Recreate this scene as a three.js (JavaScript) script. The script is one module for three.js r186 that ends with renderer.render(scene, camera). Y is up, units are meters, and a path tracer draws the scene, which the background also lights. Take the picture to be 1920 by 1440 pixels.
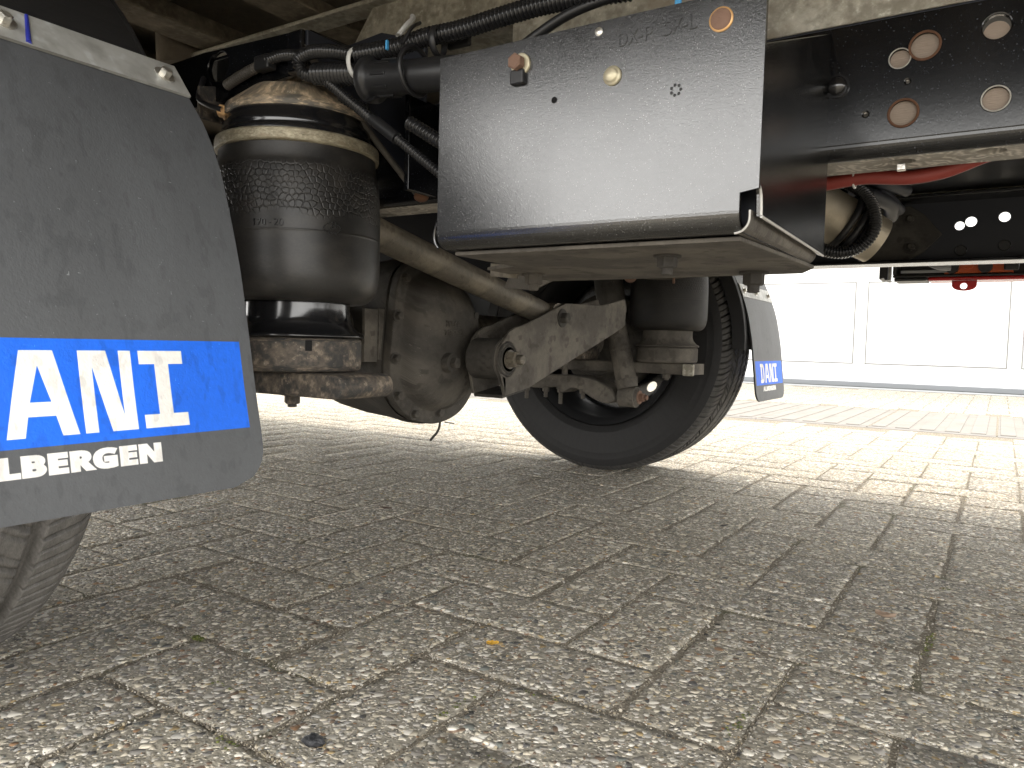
import * as THREE from 'three';
import { mergeGeometries, mergeVertices } from 'three/addons/utils/BufferGeometryUtils.js';
import { RoundedBoxGeometry } from 'three/addons/geometries/RoundedBoxGeometry.js';
import { TextGeometry } from 'three/addons/geometries/TextGeometry.js';
import { FontLoader } from 'three/addons/loaders/FontLoader.js';

// ------------------------------------------------------------------ camera, sky, sun, exposure
// x: rearwards along the truck, y: up, z: towards the near side of the truck; metres
const scene = new THREE.Scene();
const camera = new THREE.PerspectiveCamera(54.06, 4 / 3, 0.02, 400);
camera.rotation.order = 'YXZ';
camera.position.set(0, 0.34, 0);
camera.rotation.set(THREE.MathUtils.degToRad(-3.116), THREE.MathUtils.degToRad(32.968), THREE.MathUtils.degToRad(1.4875));
scene.add(camera);

const renderer = new THREE.WebGLRenderer({ antialias: true });
renderer.toneMapping = THREE.LinearToneMapping;
renderer.toneMappingExposure = 5.3;
renderer.shadowMap.enabled = true;
renderer.setSize(1024, 768);

const SUN = new THREE.Vector3(0.12, 0.89, -0.44).normalize();
{
  // bright, thinly overcast sky, brighter round the veiled sun
  const w = 512, h = 256, d = new Float32Array(w * h * 4);
  for (let j = 0; j < h; j++) for (let i = 0; i < w; i++) {
    const th = (j + 0.5) / h * Math.PI - Math.PI / 2, ph = ((i + 0.5) / w - 0.5) * Math.PI * 2;
    const v = [Math.cos(th) * Math.cos(ph), Math.sin(th), Math.cos(th) * Math.sin(ph)];
    const c = Math.max(-1, Math.min(1, v[0] * SUN.x + v[1] * SUN.y + v[2] * SUN.z));
    const g = 0.4 * Math.exp(-Math.acos(c) / 0.35);
    const up = Math.max(0, v[1]);
    const cloud = 0.07 * Math.sin(5 * ph + 3 * th) * Math.cos(9 * th + 1.3 * Math.sin(4 * ph)) + 0.04 * Math.sin(13 * ph + 7 * th);
    const L = v[1] < -0.02 ? 0.3 : (1.12 - 0.58 * up + g) * (1 + cloud);
    const o = (j * w + i) * 4;
    d[o] = L * 1.0; d[o + 1] = L * 0.985; d[o + 2] = L * 0.955; d[o + 3] = 1;
  }
  const sky = new THREE.DataTexture(d, w, h, THREE.RGBAFormat, THREE.FloatType);
  sky.mapping = THREE.EquirectangularReflectionMapping;
  sky.magFilter = THREE.LinearFilter; sky.minFilter = THREE.LinearFilter; sky.needsUpdate = true;
  scene.background = sky; scene.environment = sky;
  const sun = new THREE.DirectionalLight(0xfff0dc, 0.5);
  sun.position.copy(SUN).multiplyScalar(20); sun.target.position.set(-1, 0, -1.5);
  sun.castShadow = true; sun.shadow.radius = 24; sun.shadow.mapSize.set(2048, 2048);
  Object.assign(sun.shadow.camera, { left: -9, right: 9, top: 9, bottom: -9, near: 1, far: 45 });
  scene.add(sun, sun.target);
}

// ------------------------------------------------------------------ helpers
let seed = 20240611;
const rnd = () => { seed = (seed + 0x6D2B79F5) | 0; let t = Math.imul(seed ^ (seed >>> 15), 1 | seed); t = (t + Math.imul(t ^ (t >>> 7), 61 | t)) ^ t; return ((t ^ (t >>> 14)) >>> 0) / 4294967296; };
const rr = (a, b) => a + (b - a) * rnd();
const clamp = (v, a = 0, b = 1) => Math.min(b, Math.max(a, v));
const sst = (a, b, v) => { const t = clamp((v - a) / (b - a)); return t * t * (3 - 2 * t); };
const V3 = (x, y, z) => new THREE.Vector3(x, y, z);
const names = {};
const numbered = n => { names[n] = (names[n] ?? -1) + 1; return names[n] ? `${n}_${String(names[n]).padStart(3, '0')}` : n; };

// tileable value noise
function makeNoise(s) {
  let q = s; const r = () => { q = (Math.imul(q, 1664525) + 1013904223) | 0; return (q >>> 0) / 4294967296; };
  const T = new Float32Array(65536); for (let i = 0; i < 65536; i++) T[i] = r();
  const at = (x, y, p) => T[((((y % p) + p) % p) * 251 + (((x % p) + p) % p) * 17 + p * 31) & 65535];
  const n = (x, y, p) => { const xi = Math.floor(x), yi = Math.floor(y); let fx = x - xi, fy = y - yi; fx = fx * fx * (3 - 2 * fx); fy = fy * fy * (3 - 2 * fy);
    return (at(xi, yi, p) * (1 - fx) + at(xi + 1, yi, p) * fx) * (1 - fy) + (at(xi, yi + 1, p) * (1 - fx) + at(xi + 1, yi + 1, p) * fx) * fy; };
  return (u, v, p, oct = 4, g = 0.5) => { let a = 1, s2 = 0, t = 0; for (let o = 0; o < oct; o++) { s2 += a * n(u * p, v * p, p); t += a; a *= g; p *= 2; } return s2 / t; };
}
const N1 = makeNoise(11), N2 = makeNoise(77), N3 = makeNoise(303);
const toS = c => c <= 0.0031308 ? c * 12.92 : 1.055 * Math.pow(c, 1 / 2.4) - 0.055;
// fn(u, v) -> [r, g, b] linear or a number (data)
function tex(w, h, fn, color = true) {
  const d = new Uint8Array(w * h * 4);
  for (let j = 0; j < h; j++) for (let i = 0; i < w; i++) {
    const c = fn((i + 0.5) / w, (j + 0.5) / h, i, j), o = (j * w + i) * 4;
    if (color) { d[o] = 255 * clamp(toS(c[0])); d[o + 1] = 255 * clamp(toS(c[1])); d[o + 2] = 255 * clamp(toS(c[2])); }
    else d[o] = d[o + 1] = d[o + 2] = 255 * clamp(c);
    d[o + 3] = 255;
  }
  const t = new THREE.DataTexture(d, w, h, THREE.RGBAFormat);
  t.wrapS = t.wrapT = THREE.RepeatWrapping; t.magFilter = THREE.LinearFilter; t.minFilter = THREE.LinearMipmapLinearFilter; t.generateMipmaps = true;
  if (color) t.colorSpace = THREE.SRGBColorSpace; t.needsUpdate = true; return t;
}
const mix3 = (a, b, t) => [a[0] + (b[0] - a[0]) * t, a[1] + (b[1] - a[1]) * t, a[2] + (b[2] - a[2]) * t];
const rep = (t, x, y = x) => { const c = t.clone(); c.repeat.set(x, y); c.needsUpdate = true; return c; };
const lin = (r, g, b) => new THREE.Color().setRGB(r, g, b);

// ------------------------------------------------------------------ textures
// exposed-aggregate concrete: pebbles of many colours bedded in cement, one tile is 0.9 m
const PEB = 0.9;
let pebbleMap, pebbleBump;
{
  const S = 2048, k = S / (PEB * 1000);
  const H = new Float32Array(S * S).fill(0), C = new Float32Array(S * S * 3);
  for (let j = 0; j < S; j++) for (let i = 0; i < S; i++) {
    const a = N1(i / S, j / S, 256, 3), b = N2(i / S, j / S, 10, 4), o = (j * S + i) * 3;
    const v = 0.235 + 0.30 * (a - 0.5) + 0.12 * (b - 0.5);
    C[o] = v * 1.08; C[o + 1] = v; C[o + 2] = v * 0.83; H[j * S + i] = 0.5 * a;
  }
  const pal = [[.86, .82, .74, 26], [.76, .70, .58, 20], [.62, .56, .45, 18], [.47, .44, .40, 14], [.34, .325, .31, 8], [.46, .34, .17, 5], [.24, .16, .11, 6], [.09, .09, .095, 6], [.36, .20, .10, 2.5], [.72, .70, .66, 5], [.18, .20, .19, 4]];
  const tot = pal.reduce((s, p) => s + p[3], 0);
  const pick = () => { let t = rnd() * tot; for (const p of pal) { t -= p[3]; if (t < 0) return p; } return pal[0]; };
  const draw = (n, r0, r1) => {
    for (let m = 0; m < n; m++) {
      const r = (r0 + (r1 - r0) * Math.pow(rnd(), 2.2)) * k, asp = rr(0.55, 0.95), an = rnd() * Math.PI, cx = rnd() * S, cy = rnd() * S;
      const p = pick(), t = rr(0.62, 1.24), wob = rr(0, 6.28), wa = rr(0.03, 0.13), ca = Math.cos(an), sa = Math.sin(an);
      const top = 0.35 + 0.55 * Math.min(1, r / (4.2 * k)) * rr(0.75, 1.1);
      const R = Math.ceil(r * 1.15);
      for (let y = -R; y <= R; y++) for (let x = -R; x <= R; x++) {
        const ex = (x * ca + y * sa) / r, ey = (-x * sa + y * ca) / (r * asp);
        const d = Math.sqrt(ex * ex + ey * ey) * (1 + wa * Math.sin(3 * Math.atan2(ey, ex) + wob));
        if (d >= 1) continue;
        const h = top * Math.sqrt(1 - d * d * 0.96);
        const ix = ((cx + x) % S + S) % S | 0, iy = ((cy + y) % S + S) % S | 0, o = iy * S + ix;
        if (h > H[o]) { H[o] = h; const f = t * (0.9 + 0.2 * ((ix * 7 + iy * 13) % 11) / 11); C[o * 3] = p[0] * f; C[o * 3 + 1] = p[1] * f; C[o * 3 + 2] = p[2] * f; }
      }
    }
  };
  draw(52000, 0.8, 2.0); draw(22000, 1.5, 4.2); draw(3600, 2.8, 6.6);
  // cement film and grit left on the stones
  pebbleMap = tex(S, S, (u, v, i, j) => { const o = (j * S + i) * 3; const f = 0.36 + 0.28 * N3(u, v, 6, 3), g = N1(v, u, 200, 2) * f * 0.55; const m = [.33, .305, .25]; return [C[o] + (m[0] - C[o]) * g, C[o + 1] + (m[1] - C[o + 1]) * g, C[o + 2] + (m[2] - C[o + 2]) * g]; });
  pebbleBump = tex(S, S, (u, v, i, j) => H[j * S + i], false);
}
const grimeT = tex(1024, 1024, (u, v) => {           // road dust on dark metal and castings
  const a = N1(u, v, 5, 6, 0.55), b = N2(u, v, 40, 4), c = N3(u, v, 14, 3);
  let m = mix3([.112, .103, .090], [.192, .176, .150], sst(0.3, 0.7, a));
  m = mix3(m, [.075, .065, .055], 0.6 * sst(0.62, 0.74, c)); const s = N3(u, v, 220, 1); if (s > 0.965) m = mix3(m, [.5, .47, .4], 0.7);
  const k = 0.85 + 0.3 * b; return [m[0] * k, m[1] * k, m[2] * k];
});
const grimeB = tex(512, 512, (u, v) => 0.5 * N2(u, v, 60, 4) + 0.5 * N1(u, v, 12, 4), false);
const rustT = tex(1024, 1024, (u, v) => {            // flaking black paint over rust and dried mud
  const a = N1(u, v, 7, 6, 0.6), b = N2(u, v, 26, 5, 0.6), c = N3(u, v, 60, 3);
  let m = mix3([.045, .041, .038], [.15, .118, .088], sst(0.36, 0.62, a * 0.55 + b * 0.45));
  m = mix3(m, [.26, .205, .155], 0.85 * sst(0.56, 0.68, b * 0.7 + a * 0.3)); m = mix3(m, [.40, .36, .31], 0.75 * sst(0.70, 0.8, c * 0.6 + b * 0.4)); return m;
});
const rustB = tex(1024, 1024, (u, v) => 0.6 * N2(u, v, 26, 5, 0.6) + 0.4 * N1(u, v, 90, 3), false);
const galvT = tex(1024, 1024, (u, v) => {            // old galvanising with white rust and dust
  const a = N1(u, v, 6, 5, 0.55), b = N2(u, v, 34, 5, 0.6), c = N3(u * 1, v, 90, 2);
  let m = mix3([.20, .185, .155], [.40, .38, .335], sst(0.3, 0.72, 0.5 * a + 0.5 * b)); m = mix3(m, [.55, .54, .50], 0.5 * sst(0.62, 0.78, b * 0.6 + c * 0.4)); return mix3(m, [.17, .135, .10], 0.55 * sst(0.55, 0.72, N3(u, v, 4, 3)));
});
const galvB = tex(512, 512, (u, v) => N2(u, v, 34, 5, 0.6), false);
const coatB = tex(1024, 1024, (u, v) => 0.6 * N1(u, v, 128, 2, 0.6) + 0.4 * N2(u, v, 256, 2), false);   // orange-peel powder coat
const coatR = tex(1024, 1024, (u, v) => 0.52 + 0.25 * (N2(u, v, 200, 2) - 0.5) + 0.2 * (N1(u, v, 6, 4) - 0.5), false);
const coatT = (() => {                              // black powder coat with fine dried dust specks
  const S = 1024, D = new Float32Array(S * S);
  for (let k = 0; k < 30000; k++) { const r = 0.9 + 1.5 * Math.pow(rnd(), 3), cx = rnd() * S, cy = rnd() * S, a = 0.012 + 0.16 * Math.pow(rnd(), 5), R = Math.ceil(r); for (let y = -R; y <= R; y++) for (let x = -R; x <= R; x++) { const q = 1 - Math.hypot(x, y * rr(.8, 1.2)) / r; if (q > 0) { const o = (((cy + y) | 0) + S) % S * S + (((cx + x) | 0) + S) % S; D[o] = Math.max(D[o], a * Math.min(1, q * 2)); } } }
  return tex(S, S, (u, v, i, j) => { const d = N1(u, v, 5, 5), b = 0.0035 + 0.006 * sst(0.35, 0.7, d), k = D[j * S + i] * (0.5 + d); return [b + k, b * 1.02 + k * 0.99, b * 1.08 + k * 0.96]; });
})();
const flangeT = tex(1024, 512, (u, v) => {           // dried water marks on a painted flange
  const a = N1(u, v, 14, 5), w = Math.abs(Math.sin((u * 14 + 6 * v + 4 * N2(u, v, 9, 3)) * 3.1)), b = N3(u, v, 5, 4);
  return mix3([.17, .155, .13], [.62, .58, .52], clamp(0.8 * Math.pow(w, 3) * sst(0.36, 0.55, a) + 0.6 * b));
});
const rubberT = tex(512, 512, (u, v) => { const a = N1(u, v, 6, 5), b = N2(u, v, 60, 3); let m = mix3([.016, .0155, .015], [.036, .033, .030], sst(0.3, 0.75, a * 0.7 + b * 0.3)); return N3(u, v, 180, 1) > 0.975 ? [.12, .11, .1] : m; });
const floorT = tex(1024, 1024, (u, v) => { const a = N1(u, v, 5, 5), b = N2(u, v, 50, 4); const k = 0.6 + 0.5 * a + 0.35 * b; return [.145 * k, .122 * k, .094 * k]; });
const tyreT = tex(1024, 1024, (u, v) => { const a = N1(u, v, 24, 5), b = N2(u, v, 200, 2); const k = 0.75 + 0.5 * (a - 0.5) + 0.5 * (b - 0.3); return [.060 * k, .057 * k, .053 * k]; });
// voronoi scales moulded into the air-spring rubber: u once round the sleeve, v bottom to top
const scaleB = (() => {
  const W = 2048, Hh = 512, nx = 86, ny = 26, P = [];
  for (let j = 0; j < ny; j++) { P.push([]); for (let i = 0; i < nx; i++) P[j].push([i + 0.5 * (j & 1) + rr(0.1, 0.7), j + rr(0.15, 0.85)]); }
  return tex(W, Hh, (u, v) => {
    const band = sst(0.52, 0.58, v + 0.02 * Math.sin(u * 43.98)) * (1 - sst(0.83, 0.88, v));
    const fine = 0.04 * N1(u, v, 256, 2);
    const part = Math.exp(-Math.pow((v - 0.435 - 0.004 * Math.sin(u * 6.28)) / 0.006, 2)) * 0.3;
    if (band < 0.01) return 0.45 + fine + part;
    const x = u * nx, y = v * ny; let d1 = 9, d2 = 9; const xi = Math.floor(x), yi = Math.floor(y);
    for (let b = -2; b <= 2; b++) { const jj = clamp(yi + b, 0, ny - 1); for (let a = -2; a <= 2; a++) { const ii = ((xi + a) % nx + nx) % nx; const p = P[jj][ii]; const dx = x - (p[0] + (xi + a - ii)), dy = (y - p[1] - (yi + b - jj)) * 1.0; const d = Math.hypot(dx, dy); if (d < d1) { d2 = d1; d1 = d; } else if (d < d2) d2 = d; } }
    const e = sst(0.04, 0.30, d2 - d1);
    return 0.45 + fine + band * (0.5 * e - 0.22);
  }, false);
})();

// ------------------------------------------------------------------ materials
const std = o => new THREE.MeshStandardMaterial(o);
const phy = o => new THREE.MeshPhysicalMaterial(o);
const M = {
  coat: phy({ map: rep(coatT, 3), roughness: 0.34, roughnessMap: rep(coatR, 3), bumpMap: rep(coatB, 8), bumpScale: 0.00009, metalness: 0, ior: 1.95 }),
  paint: phy({ map: rep(coatT, 2), color: lin(.42, .46, .56), roughness: 0.17, bumpMap: rep(coatB, 2), bumpScale: 0.00002, ior: 1.6 }),
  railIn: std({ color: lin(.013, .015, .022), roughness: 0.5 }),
  flange: std({ map: rep(flangeT, 4, 4), roughness: 0.75 }),
  grime: std({ map: rep(grimeT, 3), color: lin(.72, .70, .68), roughness: 0.85, bumpMap: rep(grimeB, 5), bumpScale: 0.0012 }),
  grimeDark: std({ map: rep(grimeT, 3), color: lin(.34, .335, .33), roughness: 0.8, bumpMap: rep(grimeB, 5), bumpScale: 0.0008 }),
  grimeTube: std({ map: rep(grimeT, 5), color: lin(.95, .90, .80), roughness: 0.55, metalness: 0.15, bumpMap: rep(grimeB, 8), bumpScale: 0.0006 }),
  rust: std({ map: rep(rustT, 4), color: lin(.85, .88, .9), roughness: 0.7, bumpMap: rep(rustB, 4), bumpScale: 0.0012 }),
  rustPlain: std({ color: lin(.16, .075, .04), roughness: 0.85, bumpMap: rep(grimeB, 10), bumpScale: 0.0006 }),
  galv: std({ map: rep(galvT, 3), color: lin(1.3, 1.3, 1.25), roughness: 0.65, metalness: 0.15, bumpMap: rep(galvB, 4), bumpScale: 0.0008 }),
  floor: std({ map: rep(floorT, 1.6), roughness: 0.85, bumpMap: rep(grimeB, 3), bumpScale: 0.001 }),
  beam: std({ map: rep(galvT, 2), color: lin(.55, .49, .41), roughness: 0.8, bumpMap: rep(galvB, 4), bumpScale: 0.0008 }),
  rubber: std({ map: rep(rubberT, 3), roughness: 0.5, bumpMap: rep(grimeB, 6), bumpScale: 0.0003 }),
  bellow: std({ map: rep(rubberT, 4, 2), color: lin(.85, .84, .83), roughness: 0.4, bumpMap: scaleB, bumpScale: 0.0008 }),
  bellowPlain: std({ map: rep(rubberT, 4, 2), color: lin(.85, .84, .83), roughness: 0.4 }),
  ring: std({ map: rep(galvT, 7, 1), color: lin(1.15, 1.08, .88), roughness: 0.38, metalness: 0.3, bumpMap: rep(galvB, 8, 1), bumpScale: 0.0005 }),
  gloss: phy({ color: lin(.011, .011, .012), roughness: 0.16, ior: 1.7 }),
  plastic: std({ color: lin(.014, .014, .015), roughness: 0.42 }),
  conduit: std({ color: lin(.016, .016, .017), roughness: 0.24 }),
  conduitDusty: std({ map: rep(grimeT, 6), color: lin(.42, .40, .38), roughness: 0.6 }),
  fender: std({ color: lin(.016, .016, .017), roughness: 0.55, bumpMap: rep(grimeB, 6), bumpScale: 0.0003 }),
  alu: std({ map: rep(galvT, 1.0), color: lin(1.25, 1.33, 1.45), roughness: 0.42, metalness: 0.25 }),
  zinc: std({ color: lin(.62, .60, .55), roughness: 0.3, metalness: 0.85, bumpMap: rep(grimeB, 10), bumpScale: 0.0003 }),
  zincYellow: std({ color: lin(.55, .50, .36), roughness: 0.42, metalness: 0.5, bumpMap: rep(grimeB, 10), bumpScale: 0.0003 }),
  rustBolt: std({ color: lin(.20, .12, .085), roughness: 0.7, metalness: 0.2, bumpMap: rep(rustB, 12), bumpScale: 0.0006 }),
  brass: std({ color: lin(.70, .42, .19), roughness: 0.4, metalness: 0.45 }),
  pipe: std({ color: lin(.62, .55, .43), roughness: 0.38, metalness: 0.8, bumpMap: (() => { const t = rep(coatB, 1, 14); return t; })(), bumpScale: 0.0008 }),
  red: std({ color: lin(.24, .035, .025), roughness: 0.55 }),
  redLens: phy({ color: lin(.50, .025, .025), roughness: 0.25, transmission: 0.3, thickness: 0, ior: 1.5 }),
  orange: phy({ color: lin(.70, .13, .03), roughness: 0.3, transmission: 0.25, thickness: 0 }),
  white: std({ color: lin(.78, .79, .79), roughness: 0.45 }),
  seal: std({ color: lin(.16, .17, .18), roughness: 0.6 }),
  sill: std({ color: lin(.30, .31, .32), roughness: 0.7 }),
  tyre: std({ map: rep(tyreT, 6, 2), roughness: 0.72, bumpMap: rep(grimeB, 16, 4), bumpScale: 0.0004 }),
  cast: std({ map: rep(grimeT, 3), color: lin(.46, .445, .425), roughness: 0.75, bumpMap: rep(grimeB, 8), bumpScale: 0.0011 }),
  bellowFar: std({ map: rep(rubberT, 4, 2), color: lin(.42, .38, .34), roughness: 0.6, bumpMap: scaleB, bumpScale: 0.0006 }),
  mark: std({ color: lin(.006, .006, .006), roughness: 0.3 }),
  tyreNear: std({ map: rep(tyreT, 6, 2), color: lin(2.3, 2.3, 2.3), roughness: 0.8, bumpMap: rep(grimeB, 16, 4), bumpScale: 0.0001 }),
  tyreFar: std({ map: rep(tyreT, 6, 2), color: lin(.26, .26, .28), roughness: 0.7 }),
  seat: std({ map: rep(rustT, 3), color: lin(3.0, 3.0, 2.75), roughness: 0.5, metalness: .2, bumpMap: rep(rustB, 4), bumpScale: 0.0008 }),
  rim: std({ color: lin(.008, .008, .009), roughness: 0.62 }),
  rimPlug: std({ color: lin(.27, .215, .17), roughness: 0.6, bumpMap: rep(grimeB, 12), bumpScale: 0.0006 }),
  bare: std({ color: lin(.48, .47, .44), roughness: 0.45, metalness: 0.2 }),
  tie: std({ color: lin(.62, .62, .60), roughness: 0.5 }),
  blueTie: std({ color: lin(.06, .32, .62), roughness: 0.5 }),
  embossed: std({ color: lin(.03, .03, .031), roughness: 0.3 }),
};

// ------------------------------------------------------------------ geometry helpers
const merge = gs => mergeGeometries(gs.map(g => { const q = g.index ? g.toNonIndexed() : g; for (const k of Object.keys(q.attributes)) if (!['position', 'normal', 'uv'].includes(k)) q.deleteAttribute(k); return q; }));
function mesh(name, geo, mat, parent) {
  const m = new THREE.Mesh(Array.isArray(geo) ? merge(geo) : geo, mat); m.name = numbered(name); m.castShadow = m.receiveShadow = true;
  if (parent) parent.add(m); return m;
}
function part(name, parent) { const g = new THREE.Group(); g.name = numbered(name); parent.add(g); return g; }
// uv in metres from the position, by the face's main direction
function metreUV(g) {
  if (g.index) g = g.toNonIndexed(); g.computeVertexNormals === undefined || (g.attributes.normal || g.computeVertexNormals());
  const p = g.attributes.position, n = g.attributes.normal, uv = new Float32Array(p.count * 2);
  for (let i = 0; i < p.count; i += 3) {
    let nx = 0, ny = 0, nz = 0; for (let k = 0; k < 3; k++) { nx += Math.abs(n.getX(i + k)); ny += Math.abs(n.getY(i + k)); nz += Math.abs(n.getZ(i + k)); }
    for (let k = 0; k < 3; k++) { const X = p.getX(i + k), Y = p.getY(i + k), Z = p.getZ(i + k); const q = nx > ny && nx > nz ? [Z, Y] : ny > nz ? [X, Z] : [X, Y]; uv[(i + k) * 2] = q[0] * 1.7; uv[(i + k) * 2 + 1] = q[1] * 1.7; }
  }
  g.setAttribute('uv', new THREE.BufferAttribute(uv, 2)); return g;
}
const bx = (x0, x1, y0, y1, z0, z1, r = 0.0015) => { const g = new RoundedBoxGeometry(x1 - x0, y1 - y0, z1 - z0, 2, Math.min(r, (x1 - x0) / 2.1, (y1 - y0) / 2.1, (z1 - z0) / 2.1)); g.translate((x0 + x1) / 2, (y0 + y1) / 2, (z0 + z1) / 2); return metreUV(g); };
// prism: outline in a plane across `axis`, from a to b along it.  axis x: points are [z, y]; axis z: points are [x, y]; axis y: [x, z]
function prism(axis, pts, a, b, holes = [], bevel = 0.001, curve = 8) {
  const s = pts instanceof THREE.Shape ? pts : new THREE.Shape(pts.map(p => new THREE.Vector2(p[0], p[1])));
  for (const [hx, hy, hr, hr2] of holes) { const h = new THREE.Path(); h.absellipse(hx, hy, hr, hr2 ?? hr, 0, Math.PI * 2, true); s.holes.push(h); }
  const t = b - a, g = new THREE.ExtrudeGeometry(s, { depth: Math.max(1e-4, t - 2 * bevel), bevelEnabled: bevel > 0, bevelSize: bevel, bevelOffset: -bevel, bevelThickness: bevel, bevelSegments: 2, curveSegments: curve });
  g.translate(0, 0, a + bevel);
  const p = g.attributes.position;
  for (let i = 0; i < p.count; i++) { const X = p.getX(i), Y = p.getY(i), Z = p.getZ(i); if (axis === 'x') p.setXYZ(i, Z, Y, X); else if (axis === 'y') p.setXYZ(i, X, Z, Y); }
  if (axis !== 'z') { for (let i = 0; i < p.count; i += 3) { const q = [p.getX(i), p.getY(i), p.getZ(i)]; p.setXYZ(i, p.getX(i + 2), p.getY(i + 2), p.getZ(i + 2)); p.setXYZ(i + 2, ...q); } }
  g.computeVertexNormals(); return metreUV(g);
}
const closedCurve = (pts, n = 72) => new THREE.CatmullRomCurve3(pts.map(p => V3(p[0], p[1], 0)), true, 'centripetal').getPoints(n).slice(0, n).map(p => [p.x, p.y]);
// cylinder between two points
function cyl(a, b, r0, r1 = r0, n = 28, caps = true) {
  const d = b.clone().sub(a), L = d.length(), g = new THREE.CylinderGeometry(r1, r0, L, n, 1, !caps);
  const uv = g.attributes.uv; for (let i = 0; i < uv.count; i++) uv.setXY(i, uv.getX(i) * 2 * Math.PI * r0 * 1.7, uv.getY(i) * L * 1.7);
  g.applyQuaternion(new THREE.Quaternion().setFromUnitVectors(V3(0, 1, 0), d.normalize())); g.translate((a.x + b.x) / 2, (a.y + b.y) / 2, (a.z + b.z) / 2); return g;
}
// lathe of [r, h] points about an axis through c pointing along dir
function lathe(pts, c, dir = V3(0, 1, 0), n = 64, raw = false) {
  const g = new THREE.LatheGeometry(pts.map(p => new THREE.Vector2(p[0], p[1])), n);
  if (!raw) { let L = 0, R = 0; pts.forEach((p, i) => { R = Math.max(R, p[0]); if (i) L += Math.hypot(p[0] - pts[i - 1][0], p[1] - pts[i - 1][1]); }); const uv = g.attributes.uv; for (let i = 0; i < uv.count; i++) uv.setXY(i, uv.getX(i) * 2 * Math.PI * R * 1.7, uv.getY(i) * L * 1.7); }
  g.applyQuaternion(new THREE.Quaternion().setFromUnitVectors(V3(0, 1, 0), dir.clone().normalize())); g.translate(c.x, c.y, c.z); return g;
}
// bolt head: washer, hexagon and shank end pointing along dir
function boltGeo(c, dir, s = 0.008, washer = 1.7, stud = 0) {
  const gs = [], d = dir.clone().normalize(), P = t => c.clone().addScaledVector(d, t);
  if (washer) gs.push(cyl(P(-0.001), P(s * 0.22), s * washer, s * washer, 28));
  const h = lathe([[0.0001, s * 1.08], [s * 0.8, s * 1.08], [s, s * 0.92], [s, 0], [0.0001, 0]], P(s * 0.2), d, 6); gs.push(h.index ? h.toNonIndexed() : h); gs[gs.length - 1].computeVertexNormals();
  if (stud) { const n = 9, pr = []; for (let i = 0; i <= n; i++) pr.push([s * (i & 1 ? 0.52 : 0.6), s * 1.2 + stud * i / n]); pr.push([s * 0.4, s * 1.25 + stud], [0.0001, s * 1.25 + stud]); gs.push(lathe(pr, P(0), d, 20)); }
  return merge(gs);
}
// swept tube with a radius that may change along it (rings of corrugated conduit)
function sweep(pts, rad, pitch = 0, amp = 0, radial = 14, step = 0.004) {
  const cv = new THREE.CatmullRomCurve3(pts.map(p => V3(...p)), false, 'centripetal'), L = cv.getLength();
  const n = pitch ? Math.round(L / pitch) * 6 : Math.max(8, Math.round(L / step));
  const fr = cv.computeFrenetFrames(n, false), pos = [], nor = [], uv = [], idx = [];
  for (let i = 0; i <= n; i++) {
    const c = cv.getPointAt(i / n), f = pitch ? (i % 6) : 0, rg = pitch ? [0, 0.75, 1, 1, 0.75, 0][f] : 0, r = rad - amp + amp * rg;
    for (let j = 0; j <= radial; j++) { const a = j / radial * Math.PI * 2, x = Math.cos(a), y = Math.sin(a), N = fr.normals[i].clone().multiplyScalar(x).addScaledVector(fr.binormals[i], y); pos.push(c.x + N.x * r, c.y + N.y * r, c.z + N.z * r); nor.push(N.x, N.y, N.z); uv.push(i / n * L * 1.7, j / radial * rad * 10); }
  }
  for (let i = 0; i < n; i++) for (let j = 0; j < radial; j++) { const a = i * (radial + 1) + j, b = a + radial + 1; idx.push(a, a + 1, b, b, a + 1, b + 1); }
  const g = new THREE.BufferGeometry(); g.setAttribute('position', new THREE.Float32BufferAttribute(pos, 3)); g.setAttribute('normal', new THREE.Float32BufferAttribute(nor, 3)); g.setAttribute('uv', new THREE.Float32BufferAttribute(uv, 2)); g.setIndex(idx);
  if (pitch) g.computeVertexNormals();
  return g.toNonIndexed();
}
const font = await new FontLoader().loadAsync('fonts/droid/droid_sans_bold.typeface.json');
const fontR = await new FontLoader().loadAsync('fonts/droid/droid_sans_regular.typeface.json');
const textGeo = (s, size, depth, f = font) => { const g = new TextGeometry(s, { font: f, size, depth, curveSegments: 4, bevelEnabled: true, bevelSize: size * 0.02, bevelThickness: depth * 0.5, bevelSegments: 1 }); g.computeBoundingBox(); return g; };

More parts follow.
